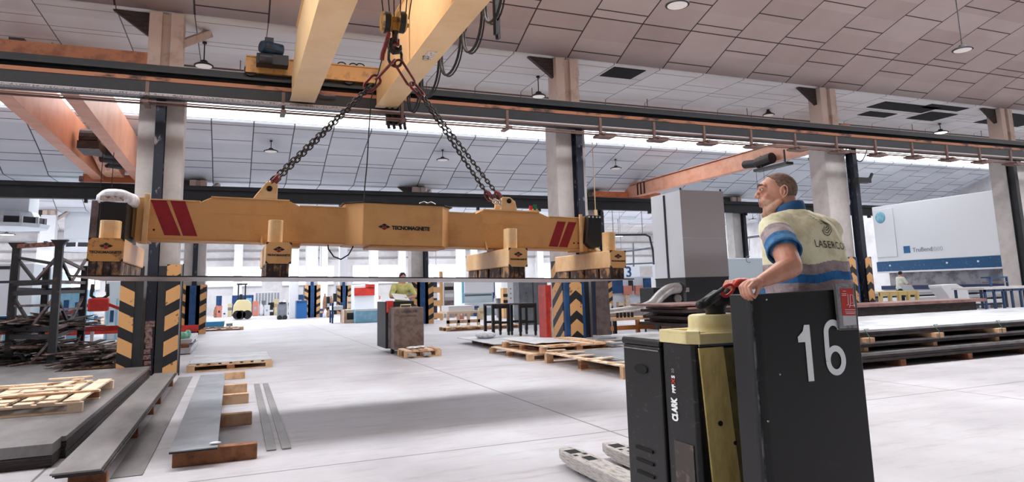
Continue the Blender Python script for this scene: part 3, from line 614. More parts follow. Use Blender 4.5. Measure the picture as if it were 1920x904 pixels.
MB().box(x0+.0, 7.585, 2.305, x1-.03, 7.60, 2.35).build('bundle_end', mat('printed_wrap', (200, 184, 178), .6, col2=(110, 84, 84), scale=28, lo=.5, hi=.6), lb)
g = MB(); g.prism([(ux(1098, 7.9), 2.05), (ux(1106, 7.9), 1.99), (ux(1122, 7.9), 1.99), (ux(1126, 7.9), 2.05), (ux(1128, 7.9), 2.42), (ux(1103, 7.9), 2.42)], 'y', 7.9, 8.5); g.build('end_head', black, lb, bevel=.008)
for px in (1104, 1111, 1118, 1124):
    x = ux(px, 7.9); MB().cyl((x, 7.893, 2.395), (x, 7.901, 2.395), .012, 10).build('hole', white_paint, lb)
g = MB(); g.prism([(yf+.02, zb+.03), (yf-.1, zb-.02), (yf+.02, zb-.02)], 'x', ux(1100), ux(1118)); g.build('gusset', ochre_light, lb)
# lugs
for lx, px in ((lugL.x, 0), (lugR.x, 1)):
    for yy in ((8.02, 8.2) if px == 0 else (8.02, 8.26)):
        zt = zh+.01; g = MB(); hgt = lugL.z+TILT*(lugL.x-CX)-zt
        g.prism([(lx-.16, zt), (lx+.10, zt), (lx+.10, zt+.17), (lx+.05, zt+.2), (lx-.02, zt+.2)] if px == 0 else [(lx-.1, zt), (lx+.13, zt), (lx+.10, zt+.12), (lx+.03, zt+.17), (lx-.08, zt+.17)], 'y', yy, yy+.035)
        l_ = g.build('lifting_lug', ochre_light, lb, bevel=.008); MB().cyl((lx+.01, yy-.012, zt+.12), (lx+.01, yy+.045, zt+.12), .032, 16).build('pin', chain_m, l_)
# signal lights at the right
sp_ = P(995, 400, Y=8.2); sz = zh+.0
B(sp_.x-.06, 8.1, sz, sp_.x+.07, 8.3, sz+.04).build('beacon_base', ochre, lb)
MB().cyl((sp_.x-.03, 8.15, sz+.04), (sp_.x-.03, 8.15, sz+.1), .024, 14).build('red_beacon', mat('beacon_red', (190, 40, 50), .25), lb)
MB().cyl((sp_.x+.03, 8.15, sz+.04), (sp_.x+.03, 8.15, sz+.12), .024, 14).build('green_beacon', mat('beacon_green', (20, 120, 70), .25), lb)
MB().cyl((ux(308), 8.2, zl), (ux(308), 8.2, zl+.03), .05, 16).build('cap', offwhite, lb)
# magnets
def logo(M, s, par):
    """four-petal diamond mark: three black, one red, then the name"""
    for k, (cx_, cy_, mt) in enumerate(((0, .5, blk_text), (-.9, .0, blk_text), (.9, .0, blk_text), (0, -.5, crimson), (0, 0.02, crimson))):
        g = MB(); w_, h_ = (.8, .42) if k < 4 else (.42, .22); vs = [(cx_-w_, cy_), (cx_, cy_-h_), (cx_+w_, cy_), (cx_, cy_+h_)]
        z = .0 if k < 4 else .0015
        g.add([M @ Vector((x*s, y*s, z)) for x, y in vs]+[M @ Vector((x*s, y*s, z+.002)) for x, y in vs], [(3, 2, 1, 0), (4, 5, 6, 7), (0, 1, 5, 4), (1, 2, 6, 5), (2, 3, 7, 6), (3, 0, 4, 7)])
        g.build('logo_mark', mt, par)
for i, (xa, xb) in enumerate(((-1.275, -.975), (.306, .557), (3.0, 3.235), (4.37, 4.592))):
    z0, z1, ya, yz = 1.70, 1.92, 7.4, 9.0
    u = MB().box(xa, ya+.012, z0, xb, yz, z1).build('magnet_bar', ochre_light if i else ochre, lb, bevel=.012)
    cp = MB(); bx_ = .022
    cp.prism([(xa+bx_, z0), (xb-bx_, z0), (xb, z0+bx_), (xb, z1-bx_), (xb-bx_, z1), (xa+bx_, z1), (xa, z1-bx_), (xa, z0+bx_)], 'y', ya, ya+.012)
    cp.build('end_plate', ochre_worn if i == 0 else ochre, u)
    g = MB()
    for sx_ in (0, 1):
        for sz_ in (0, 1):
            X_ = xb if sx_ else xa; Z_ = z1 if sz_ else z0; dx = -.03 if sx_ else .03; dz = -.03 if sz_ else .03
            g.add([(X_, ya-.003, Z_), (X_+dx, ya-.003, Z_), (X_, ya-.003, Z_+dz), (X_, ya+.02, Z_), (X_+dx, ya+.02, Z_), (X_, ya+.02, Z_+dz)], [(0, 1, 2), (5, 4, 3), (0, 3, 4, 1), (1, 4, 5, 2), (2, 5, 3, 0)])
    g.build('corner_guard', black, u)
    cxm = (xa+xb)/2; w_ = xb-xa
    logo(frame_m((cxm, ya-.001, z0+.145), (1, 0, 0), (0, 0, 1)), .034, u)
    text('lettering', 'TECNOMAGNETE', frame_m((cxm, ya-.002, z0+.085), (1, 0, 0), (0, 0, 1)), w_*.112, blk_text, u, .001, bold=.0012)
    # post with rounded face above the near end
    pz = z1+(.24 if i else .18)
    rr = w_*.30; pc = xa+w_*(.5 if i == 0 else .36)
    MB().loft([[Vector((pc+rr*math.copysign(abs(math.cos(a))**.5, math.cos(a)), ya+.17+.09*math.copysign(abs(math.sin(a))**.7, math.sin(a)), z)) for a in [2*math.pi*q/24 for q in range(24)]] for z in (z1-.01, pz)]).build('lifting_post', ochre_light, u, bevel=.004)
    MB().box(pc-.02, 8.08, z1, pc+.3 if i not in (0, 3) else pc+.1, 8.34, zb-.01).build('hanger_plate', ochre, u)
    if i in (1, 2): MB().prism([(7.95, z1+.01), (8.02, z1+.01), (8.02, z1+.12)], 'x', xa-.04 if i == 1 else xa-.08, xa-.02 if i == 1 else xa-.06).build('gusset', ochre, u)
    # magnet blocks under the bar
    blk = MB(); blk.box(xa+.01, ya+.03, 1.568, xb-.015, ya+.30, z0); blk.build('magnet', magnet_m, u, bevel=.008)
    for k in range(3): MB().box(xa+.02, ya+.36+k*.42, 1.568, xb-.02, ya+.72+k*.42, z0).build('magnet', magnet_m, u, bevel=.008)
    for k in range(4): B(xa+.014+.06*k, ya+.02, 1.575, xa+.02+.06*k, ya+.03, z0).build('magnet_rib', steel_dark, u)
cc = (c0x+c1x)/2
text('lettering', 'TECNOMAGNETE', frame_m((P(770, 423, Y=7.858).x, 7.857, 2.155), (1, 0, 0), (0, 0, 1)), .06, blk_text, lb, .001, bold=.003, space=.93)
logo(frame_m((P(720, 420, Y=7.858).x, 7.857, 2.165), (1, 0, 0), (0, 0, 1)), .042, lb)
lb.rotation_euler = (0, TILT, 0)
sh = thing('steel_plate', 'wide thin steel sheet held flat by the magnets under the ochre beam', 'metal sheet', (CX, 8.2, 1.56))
g = MB(); n = 24
v = []
for zz in (0, -.013):
    for j in (0, 1):
        for i in range(n+1):
            x = -1.40+i*(4.62+1.40)/n; s_ = -.012*math.cos((x+1.1)/1.75*2*math.pi)*.5
            v.append((x, 7.28 if j == 0 else 9.15, 1.566+zz))
f = []
for i in range(n):
    f += [(i, i+1, n+2+i, n+1+i), (2*n+2+i, 3*n+3+i, 3*n+4+i, 2*n+3+i), (i, 2*n+2+i, 2*n+3+i, i+1), (n+1+i, n+2+i, 3*n+4+i, 3*n+3+i)]
f += [(0, n+1, 3*n+3, 2*n+2), (n, 3*n+2, 4*n+3, 2*n+1)]
g.ms = []; g.m(mat('lifted_sheet', (176, 168, 170), .3, .6, col2=(140, 130, 132), scale=2)); g.add(v, f[:4*n]); g.m(steel_dark); g.mi += []
n0 = len(g.v); g.f += f[4*n:]; g.mi += [1]*2
for q_ in range(n): g.mi[4*q_+2] = 1; g.mi[4*q_+3] = 1
g.build('sheet', None, sh); sh.rotation_euler = (0, TILT, 0)
# ================================================================ ORANGE CRANES IN THE NEXT BAY
t = thing('bridge_crane', 'orange twin girder crane in the next bay at the upper left', 'crane', (-4.4, 30, 6.1))
for (a_, b_) in ((-5.14, -4.78), (-3.74, -3.38)):
    g = MB(); g.prism([(15.25, 6.08), (29.8, 6.08), (30.3, 6.16), (30.3, 6.5), (29.0, 7.3), (18.6, 7.3), (15.25, 6.34)], 'x', a_+.02, b_-.02); g.box(a_, 15.3, 6.06, b_, 29.9, 6.08); g.build('girder', orange, t, bevel=.01)
MB().box(-9.5, 14.9, 6.0, P(278, 120, Y=14.9).x, 15.25, 6.36).build('end_carriage', mat('carriage_brown', (176, 112, 78), .5, col2=(140, 84, 58), scale=3), t)
for k in range(4): MB().box(-8.6+1.5*k, 14.95, 6.36, -8.35+1.5*k, 15.1, 6.43).build('carriage_lug', black, t)
MB().box(-5.5, 30.05, 6.0, -3.0, 30.35, 6.3).build('end_carriage', mat('carriage_orange', (190, 108, 70), .5), t)
MB().box(-5.62, 30.0, 6.0, -5.48, 30.4, 6.2).build('buffer', rust, t)
MB().prism([(26.5, 6.5), (28.6, 6.15), (29.8, 6.15), (29.8, 6.9), (28.2, 7.0)], 'x', -4.7, -4.05).build('hoist_cover', mat('hoist_cover', (238, 176, 142), .5, col2=(206, 140, 108), scale=2, stretch=(4, 1, 1)), t, bevel=.03)
g = MB().cyl((-4.62, 24.5, 6.55), (-4.1, 24.5, 6.55), .28, 16).box(-4.65, 24.2, 6.15, -4.05, 25.4, 6.4); g.build('hoist', steel_dark, t)
for k in range(3): MB().cyl((-4.35, 25.5+k*1.1, 6.4), (-3.85, 25.8+k*1.1, 6.4), .24, 14).build('cable_reel', rubber, t)
t = thing('bridge_crane', 'salmon orange single girder crane in the next bay at the right', 'crane', (19.1, 30.2, 6.0))
g = MB(); g.prism([(16.4, 5.98), (29.0, 5.98), (30.2, 6.02), (30.5, 6.25), (30.2, 6.55), (16.4, 6.62)], 'x', 19.0, 19.24); g.box(18.93, 16.4, 5.96, 19.31, 29.5, 5.98).box(18.93, 16.4, 6.62, 19.31, 30.1, 6.64); gg = g.build('girder', mat('salmon_girder', (234, 174, 146), .45, col2=(222, 158, 128), scale=2), t)
for y in (28.5, 28.8, 29.1): B(18.985, y, 5.99, 18.995, y+.12, 6.6).build('black_band', black, t)
MB().box(17.0, 30.05, 5.99, 21.0, 30.38, 6.28).build('end_carriage', mat('carriage_salmon', (214, 122, 78), .5, col2=(186, 98, 60), scale=3), t, bevel=.02)
B(16.8, 30.02, 6.0, 17.0, 30.42, 6.2).build('buffer', rust, t)
h0 = P(1396, 309, X=18.75); h1 = P(1424, 306, X=18.75)
MB().cyl(h0, h0.lerp(h1, .9), .16, 16).build('hoist_motor', rubber, t, bevel=.02)
MB().cyl(h1+V0((0, .1, .02)), h1+V0((0, -.7, .08)), .21, 16).build('rope_drum', steel_dark, t, bevel=.02)
MB().box(18.6, h1.y-1.5, h1.z-.32, 18.95, h1.y+.2, h1.z-.22).box(18.65, h1.y-1.4, h1.z-.3, 18.7, h1.y-1.35, h1.z+.25).box(18.65, h1.y-.2, h1.z-.3, 18.7, h1.y-.15, h1.z+.25).build('hoist_frame', black, t)
for y in (h1.y-.4, h1.y): MB().cyl((18.55, y, 2.6), (18.55, y, 5.7), .008, 6).build('hoist_rope', rubber, t)
for k in range(3):
    a = 15.9+.9*k; MB().tube([(19.5, a+.8*q/8, 5.9-.55*math.sin(math.pi*q/8)) for q in range(9)], .02, 6).build('festoon_cable', rubber, t)
# ================================================================ FOREGROUND PALLET TRUCK
BX0, BX1, BY = 2.30, 2.98, 2.60
pt = thing('pallet_truck', 'black and yellow stand-on pallet truck with the number 16 on its tall black back board', 'pallet truck', (2.64, 3.2, 0))
# battery box
g = MB(); g.box(2.3, 3.40, .12, 3.0, 3.80, 1.045).box(2.295, 3.395, 1.045, 3.005, 3.81, 1.085)
bt = g.build('battery_box', truck_black, pt, bevel=.012)
B(2.305, 3.41, 1.0855, 2.995, 3.80, 1.089).build('lid_top', mat('lid_grey', (150, 148, 150), .35, .3, col2=(90, 88, 90), scale=8), bt)
for z in (.29, .36, .43): B(2.291, 3.52, z, 2.302, 3.70, z+.016).build('vent_slot', darkhole, bt)
g = MB(); g.loft([[(2.292+dx, 3.60+ry*math.cos(a*math.pi/10), .905+rz*math.sin(a*math.pi/10)) for a in range(20)] for dx, ry, rz in ((0, .07, .028), (.012, .07, .028))]); g.build('hand_recess', darkhole, bt)
B(2.293, 3.402, 1.02, 2.3, 3.8, 1.026).build('scratched_trim', chrome, bt)
# drive housing
g = MB(); g.prism([(2.3, 3.11), (2.32, 3.09), (2.98, 3.09), (3.0, 3.11), (3.0, 3.36), (2.3, 3.36)], 'z', .1, 1.075); hs = g.build('drive_housing', truck_black, pt, bevel=.006)
B(2.325, 3.36, .15, 2.98, 3.40, 1.0).build('hinge_gap', darkhole, pt)
g = MB(); g.prism([(2.335, 1.06), (2.50, 1.06), (2.56, .22), (2.375, .22)], 'y', 3.077, 3.09); yp = g.build('yellow_panel', olive2, pt, bevel=.004)
MB().cyl((2.44, 3.072, .66), (2.44, 3.078, .66), .014, 16).build('lock_hole', darkhole, yp)
g = MB(); g.prism([(2.50, 1.05), (2.72, 1.05), (2.72, .22), (2.56, .22)], 'y', 3.083, 3.09); g.build('dull_panel', mat('dull_olive', (124, 110, 58), .5, col2=(44, 42, 36), scale=4, lo=.45, hi=.7), pt)  # dull olive plate with dark blotches, right of the yellow one
g = MB(); g.prism([(2.72, 1.05), (2.98, 1.05), (2.98, .2), (2.72, .22)], 'y', 3.080, 3.09); g.build('black_panel', truck_black, pt)
for x, z in ((2.60, 1.02), (2.53, .55), (2.62, .30), (2.7, .98)): MB().cyl((x, 3.074, z), (x, 3.08, z), .011, 12).build('bolt', steel_dark, pt)
B(2.335, 3.072, 1.066, 3.0, 3.082, 1.078).build('trim_strip', chrome, pt)
B(2.294, 3.13, .12, 2.3, 3.30, .55).build('worn_plate', mat('worn_plate', (66, 56, 52), .6, col2=(120, 104, 96), scale=12, lo=.55, hi=.7), pt)
MV = lambda z, y=3.275, sx=1.: frame_m((2.2975, y, z), (0, 0, 1), (0, 1, 0)) @ Matrix.Diagonal((sx, 1, 1, 1))
text('maker_lettering', 'CLARK', MV(.714, 3.277, .56), .072, white_num, pt, .0012, bold=.004, space=.95)
text('model_lettering', 'PPF', MV(.827, sx=.75), .042, white_num, pt, .0012, bold=.0015)
text('model_lettering_red', 'X', MV(.868, sx=.8), .046, redsign, pt, .0012, bold=.0015)
text('model_lettering', 'S', MV(.892, sx=.8), .042, white_num, pt, .0012, bold=.0015)
text('model_lettering', '20', MV(.925, sx=.8), .034, mat('grey_lettering', (150, 150, 152), .5), pt, .001)
text('faint_lettering', 'CLARK', frame_m((2.78, 3.079, .99), (1, 0, 0), (0, 0, 1)), .1, mat('faint_black', (12, 12, 12), .3), pt, .001, bold=.003)
# yellow cover with tray and round plinth
g = MB(); g.prism([(2.29, 3.13), (2.34, 3.07), (3.0, 3.05), (3.0, 3.36), (2.29, 3.38)], 'z', 1.078, 1.135)
g.prism([(2.29, 3.13), (2.34, 3.07), (2.36, 3.09), (2.32, 3.14), (2.32, 3.34), (2.99, 3.34), (2.99, 3.09), (3.0, 3.05), (3.0, 3.36), (2.29, 3.38)], 'z', 1.13, 1.15)
cv = g.build('top_cover', olive, pt, bevel=.008)
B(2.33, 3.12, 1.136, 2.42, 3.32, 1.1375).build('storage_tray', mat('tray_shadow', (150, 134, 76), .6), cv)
g = MB(); pc = Vector((2.565, 3.215, 0))
g.loft([[pc+Vector((r_*math.cos(a*math.pi/18), r_*.82*math.sin(a*math.pi/18), z)) for a in range(36)] for r_, z in ((.178, 1.135), (.166, 1.15), (.162, 1.165), (.160, 1.215), (.154, 1.226), (.14, 1.23))])
g.build('tiller_plinth', olive, pt, smooth=True).modifiers.new('e', 'EDGE_SPLIT')
# tiller head
th = MB(); c0 = P(1342, 590, Y=3.2)
th.loft([[Vector((c0.x+r_*math.cos(a*math.pi/10)+dx, 3.2+.05*math.sin(a*math.pi/10), z)) for a in range(20)] for r_, dx, z in ((.062, 0, 1.225), (.055, 0, 1.245), (.075, -.005, 1.27), (.11, .01, 1.30), (.09, .035, 1.335), (.05, .06, 1.365))])
tb = th.build('tiller_body', rubber, pt, smooth=True)
A_ = P(1313, 572, Y=3.12); B_ = P(1345, 556, Y=3.14); C_ = P(1372, 540, Y=3.15); D_ = P(1398, 533, Y=3.15)
MB().tube([A_, A_.lerp(B_, .4), B_], [.026, .03, .024], 14).ball(A_, .027, 12).build('hand_grip', rubber, pt, smooth=True)
MB().tube([P(1322, 568, Y=3.1), P(1336, 556, Y=3.1), P(1356, 541, Y=3.1)], .012, 10).build('grip_rail', rubber, pt, smooth=True)
MB().tube([P(1338, 566, Y=3.16), P(1360, 558, Y=3.16), P(1380, 545, Y=3.16), P(1396, 536, Y=3.16)], [.03, .045, .04, .03], 12).build('control_head', rubber, pt, smooth=True)
e_ = P(1363, 545, Y=3.1)
dx_ = Vector((.8, -.1, .45)).normalized(); dz_ = Vector((.35, 0, -.9)).normalized()
MB().tube([e_+dx_*(.042*math.cos(a*math.pi/9))*(1+.2*math.cos(a*math.pi/9))+dz_*.026*math.sin(a*math.pi/9)*1.0 for a in range(18)], .0095, 10, closed=True).build('red_loop_handle', red, pt, smooth=True)
MB().tube([P(1376, 536, Y=3.08), P(1384, 529, Y=3.08), P(1396, 528, Y=3.08), P(1402, 533, Y=3.08), P(1404, 541, Y=3.08)], [.013, .02, .022, .02, .015], 12).build('red_hand_guard', red, pt, smooth=True)
MB().prism([(c0.x+.03, 1.28), (c0.x+.24, 1.30), (c0.x+.27, 1.34), (c0.x+.12, 1.355), (c0.x+.02, 1.32)], 'y', 3.17, 3.28).build('rear_flap', mat('rubber_olive', (70, 66, 50), .5), pt, bevel=.02)
# platform and back board
MB().box(2.33, 2.62, .12, 2.97, 3.09, .165).build('platform', steel_dark, pt, bevel=.01)
r_ = .045; pr = []
for q in range(7):
    a = math.pi+q*math.pi/12; pr.append((BX0+r_+r_*math.cos(a), BY+r_+r_*math.sin(a)))
outer = [(BX0, BY+.16)] + pr + [(BX1-.005, BY), (BX1, BY+.005), (BX1, BY+.03), (BX0+r_+.01, BY+.03), (BX0+.028, BY+.055), (BX0+.028, BY+.16)]
def board(): 
    g = MB(); g.prism(outer, 'z', .1, 1.345); return g
bb = board(); bb.v = [(x, y, z if z < 1 else z+(x-BX0)*.02) for x, y, z in bb.v]; bd = bb.build('back_board', board_black, pt, bevel=.004)
MB().cyl((BX0+.006, BY+.012, .12), (BX0+.006, BY+.012, 1.3), .006, 8).build('worn_edge', mat('edge_grey', (84, 82, 86), .35, .5, col2=(30, 30, 32), scale=40, lo=.45, hi=.55, stretch=(1, 1, .3)), bd)
MN = lambda px, py: frame_m((P(px, py, Y=BY-.002).x, BY-.0025, P(px, py, Y=BY-.002).z), (1, 0, 0), (0, 0, 1))
# the figures 1 and 6 as cut white shapes
def stroke(pts, wd, M):
    g = MB(); L = []; R_ = []
    for i, p in enumerate(pts):
        a = Vector(pts[max(i-1, 0)]); b_ = Vector(pts[min(i+1, len(pts)-1)]); d = (b_-a).normalized(); n = Vector((-d.y, d.x)); L.append(Vector(p)+n*wd/2); R_.append(Vector(p)-n*wd/2)
    for i in range(len(pts)-1):
        q = [L[i], L[i+1], R_[i+1], R_[i]]; g.add([M @ Vector((v.x, v.y, 0)) for v in q]+[M @ Vector((v.x, v.y, .0015)) for v in q], [(3, 2, 1, 0), (4, 5, 6, 7), (0, 1, 5, 4), (1, 2, 6, 5), (2, 3, 7, 6), (3, 0, 4, 7)])
    return g
H = .27
M1 = MN(1513, 662); g = MB()
vs = [(.030, H/2), (-.004, H/2), (-.016, H/2-.03), (-.042, H/2-.05), (-.05, H/2-.055), (-.05, H/2-.082), (-.006, H/2-.082), (-.006, -H/2), (.030, -H/2)]; n_ = len(vs)
g.add([M1 @ Vector((x, y, .0)) for x, y in vs]+[M1 @ Vector((x, y, .0015)) for x, y in vs], [tuple(range(n_))[::-1], tuple(range(n_, 2*n_))]+[(i, (i+1) % n_, (i+1) % n_+n_, i+n_) for i in range(n_)])
g.build('painted_figure', white_num, bd)
M6 = MN(1565, 655); s6 = []
for q in range(26):
    a = math.pi*.12+q*math.pi*.88/25 if q < 26 else 0; s6.append((.048*math.cos(a)*1.0, .073+.048*math.sin(a)))
pts = s6+[(-.05, .03), (-.051, -.02), (-.051, -.05)]
lp = [(-.051*math.cos(t_), -.062-.058*math.sin(t_)) for t_ in [q*2*math.pi/32 for q in range(33)]]
lp = [(x, y+.008) for x, y in lp]
g = stroke([(x, y+.01) for x, y in pts], .03, M6); g.build('painted_figure', white_num, bd); stroke(lp, .03, M6 @ Matrix.Translation((0, 0, .0006))).build('painted_figure', white_num, bd)
for px, py in ((1437, 562), (1462, 702), (1440, 790)): MB().ball(P(px, py, Y=BY-.001), .006, 8).build('rivet', chrome, bd)
# card holder
ch = thing('card_holder', 'clear plastic holder with red card at the upper right of the number 16 board', 'card holder', (2.92, BY-.02, 1.2))
def cardq(px4, y0, y1, mt, name, bev=0.):
    pp = [P(a, b_, Y=BY-.03) for a, b_ in px4]; g = MB(); n = len(pp)
    g.add([(p.x, y0, p.z) for p in pp]+[(p.x, y1, p.z) for p in pp], [tuple(range(n)), tuple(range(2*n-1, n-1, -1))]+[(i, i+n, (i+1) % n+n, (i+1) % n) for i in range(n)]); return g.build(name, mt, ch, bevel=bev)
cardq(((1569, 533), (1604, 533), (1611, 616), (1578, 617)), BY-.022, BY-.003, mat('cloudy_plastic', (150, 150, 154), .3, col2=(70, 66, 66), scale=20, lo=.5, hi=.7), 'plastic_case', .004)
cardq(((1577, 541), (1601, 541), (1606, 592), (1582, 592)), BY-.0245, BY-.0225, redsign, 'red_card')
cardq(((1582, 592), (1606, 592), (1608, 609), (1584, 611)), BY-.0245, BY-.0225, mat('card_white', (200, 200, 204), .5), 'white_card')
def ctube(pts, mt, r=.0015):
    MB().tube([(P(a, b_, Y=BY-.03).x, BY-.026, P(a, b_, Y=BY-.03).z) for a, b_ in pts], r, 6).build('card_print', mt, ch)
for pts in (((1591, 552), (1592, 572), (1589, 572)), ((1596, 553), (1600, 553), (1602, 568), (1596, 569), (1595, 553)), ((1594, 573), (1604, 573)), ((1596, 569), (1594, 577)), ((1602, 569), (1604, 576)), ((1586, 581), (1604, 581)), ((1586, 585), (1605, 585)), ((1588, 588), (1604, 588)), ((1580, 551), (1588, 551)), ((1580, 554), (1588, 554)), ((1582, 546), (1587, 546))): ctube(pts, white_num)
MB().tube([(P(a, b_, Y=BY-.03).x, BY-.02, P(a, b_, Y=BY-.03).z) for a, b_ in ((1568, 532), (1605, 532), (1612, 617), (1577, 619))], .004, 8, closed=True).build('case_rim', mat('rim_grey', (120, 118, 120), .3, .4), ch)
MB().box(2.86, BY-.004, 1.33, 2.94, BY+.03, 1.366).build('hook_tab', chrome, ch)
# forks
for xc in (2.53, 2.93):
    t_ = MB(); w_ = .094
    t_.prism([(xc-w_, 3.8), (xc+w_, 3.8), (xc+w_, 5.02), (xc+.05, 5.17), (xc-.05, 5.17), (xc-w_, 5.02)], 'z', .05, .122)
    fk = t_.build('fork', fork_m, pt, bevel=.01)
    MB().box(xc-w_-.001, 3.8, .035, xc-w_+.008, 4.95, .118).build('fork_skirt', fork_m, fk)
    for (y0, y1, x0, x1) in ((4.95, 5.07, -.055, .045), (4.70, 4.82, -.03, .05), (4.86, 4.90, -.06, -.03), (4.88, 4.92, .03, .06)): B(xc+x0, y0, .1215, xc+x1, y1, .1235).build('fork_slot', darkhole, fk)
    for y in (4.72, 4.84): MB().cyl((xc-.05, y, .043), (xc+.05, y, .043), .042, 16).build('load_roller', rubber, fk)
for x in (2.4, 2.9): MB().cyl((x-.04, 3.25, .075), (x+.04, 3.25, .075), .075, 18).build('wheel', rubber, pt)
MB().cyl((2.62, 2.8, .06), (2.68, 2.8, .06), .06, 18).build('wheel', rubber, pt)
# ================================================================ THE MAN
skin = mat('skin', (202, 148, 124), .48, col2=(180, 116, 94), scale=9, lo=.42, hi=.75, bump=.2)
def remesh_obj(name, g, voxel, par, mats, pick=None, smooth=4):
    o = g.build('tmp_'+name, None if g.ms else mats[0], None)
    o.data.materials.clear()
    r = o.modifiers.new('r', 'REMESH'); r.mode = 'VOXEL'; r.voxel_size = voxel; r.adaptivity = 0
    s = o.modifiers.new('s', 'SMOOTH'); s.factor = .5; s.iterations = smooth
    bpy.context.view_layer.update()
    me = bpy.data.meshes.new_from_object(o.evaluated_get(bpy.context.evaluated_depsgraph_get())); bpy.data.objects.remove(o)
    me.materials.clear()
    for q in mats: me.materials.append(q)
    if pick:
        idx = [pick(p.center) for p in me.polygons]; me.polygons.foreach_set('material_index', idx)
    me.polygons.foreach_set('use_smooth', [True]*len(me.polygons))
    if par is not None: me.transform(inv_of(par))
    q = bpy.data.objects.new(name, me); link(q); q.parent = par; return q
def limb(g, pts, rs, n=14):
    for i in range(len(pts)-1): g.tube([pts[i], pts[i+1]], [rs[i], rs[i+1]], n)
    for p, r in zip(pts, rs): g.ball(p, r, n if n % 2 == 0 else n+1)
    return g
V = Vector
man = thing('person', 'man in cream and blue work vest standing on the near black truck, head turned left', 'person', (2.93, 2.85, .17))
HC = V((2.897, 3.0, 1.900)); fw = V((-.75, .66, -.02)).normalized(); lf = V((0, 0, 1)).cross(fw).normalized(); upv = fw.cross(lf)
HM = Matrix(((fw.x, lf.x, upv.x, HC.x), (fw.y, lf.y, upv.y, HC.y), (fw.z, lf.z, upv.z, HC.z), (0, 0, 0, 1)))
def hp(x, y, z): return HM @ V((x, y, z))
R3 = HM.to_3x3().to_4x4()
g = MB()
g.ball(hp(-.012, 0, .033), (.100, .078, .092), 24, R3); g.ball(hp(.030, 0, -.02), (.060, .062, .085), 20, R3); g.ball(hp(.030, 0, -.085), (.058, .054, .046), 20, R3)
g.ball(hp(.078, 0, -.112), (.021, .024, .019), 12, R3); g.ball(hp(.055, 0, .04), (.045, .06, .05), 16, R3)
limb(g, [hp(.090, 0, .038), hp(.101, 0, .020), hp(.113, 0, .001)], [.011, .011, .0135], 10); g.ball(hp(.099, .014, -.004), .0105, 8); g.ball(hp(.099, -.014, -.004), .0105, 8); g.ball(hp(.112, 0, .0), .0135, 10)
limb(g, [hp(.066, -.050, .050), hp(.089, -.018, .055), hp(.089, .018, .055), hp(.066, .050, .050)], [.012, .0125, .0125, .012], 10)
g.ball(hp(.082, 0, -.04), (.022, .03, .03), 12, R3)
for s in (-1, 1):
    g.ball(hp(.054, s*.038, -.008), .024, 12); limb(g, [hp(.045, s*.05, -.085), hp(-.01, s*.058, -.05)], [.022, .022], 10)
    ear = [hp(-.030-.006+.017*math.cos(a)-.004*math.sin(a), s*(.079+.007*(1-math.cos(a))), .008+.033*math.sin(a)) for a in [2*math.pi*q/20 for q in range(20)]]
    g.tube(ear, .0046, 8, closed=True); g.ball(hp(-.032, s*.075, .006), (.014, .006, .026), 10, R3); g.ball(hp(-.021, s*.080, .004), .006, 8); g.ball(hp(-.028, s*.081, -.026), (.009, .005, .010), 8, R3)
    limb(g, [hp(-.036, s*.083, .026), hp(-.042, s*.085, .006), hp(-.034, s*.083, -.012)], [.0035, .0035, .003], 8)
    limb(g, [hp(.088, s*.018, -.012), hp(.078, s*.034, -.035), hp(.074, s*.036, -.055)], [.006, .007, .006], 8)
limb(g, [hp(.092, -.022, -.044), hp(.101, 0, -.040), hp(.092, .022, -.044)], [.006, .0075, .006], 8); limb(g, [hp(.089, -.020, -.058), hp(.097, 0, -.058), hp(.089, .020, -.058)], [.006, .008, .006], 8)
limb(g, [hp(-.035, 0, -.03), V((2.925, 2.96, 1.79)), V((2.93, 2.92, 1.70))], [.064, .066, .075], 18); limb(g, [hp(.0, 0, -.06), V((2.925, 2.98, 1.77))], [.05, .055], 14)
# trunk and legs under the clothes
limb(g, [V((2.93, 2.90, 1.66)), V((2.93, 2.86, 1.4)), V((2.93, 2.85, 1.1))], [.13, .13, .13], 16)
for s in (-1, 1): limb(g, [V((2.93+s*.09, 2.85, 1.08)), V((2.93+s*.10, 2.88, .62)), V((2.93+s*.10, 2.83, .24))], [.085, .055, .04], 12)
# left arm: shoulder, elbow, wrist
SL, EL, WL = V((2.72, 2.86, 1.69)), V((2.60, 2.64, 1.475)), V((2.375, 2.615, 1.405))
limb(g, [V((2.80, 2.88, 1.70)), SL, SL.lerp(EL, .5), EL.lerp(SL, .12), EL, EL.lerp(WL, .3), EL.lerp(WL, .65), WL], [.07, .068, .064, .059, .055, .053, .041, .030], 16)
# left hand closed over the top left corner of the board
Kn = V((2.285, 2.60, 1.398)); g.add(*(lambda q: (q.v, q.f))(MB().loft([[c+V((0, wd*math.cos(a), hd*math.sin(a))) for a in [2*math.pi*k/14 for k in range(14)]] for c, wd, hd in ((WL, .027, .022), (WL.lerp(Kn, .4), .037, .023), (WL.lerp(Kn, .8), .042, .022), (Kn, .04, .016))])))
for k, (L_, r_) in enumerate(((.9, .0088), (1.0, .0092), (1.0, .0092), (.86, .0085))):
    y = 2.634-k*.0215; dz = (-.002, .004, .003, -.004)[k]
    a = V((2.290, y, 1.403+dz)); b_ = V((2.262, y-.002, 1.383+dz)); c_ = V((2.268+.003*k*.3, y-.004, 1.383-.042*L_)); d_ = V((2.286, y-.005, 1.383-.062*L_))
    limb(g, [a, b_, c_, d_], [r_*1.12, r_*1.08, r_*.98, r_*.85], 10)
limb(g, [V((2.355, 2.585, 1.402)), V((2.33, 2.573, 1.388)), V((2.312, 2.574, 1.36)), V((2.305, 2.584, 1.335))], [.014, .0125, .0105, .009], 10)
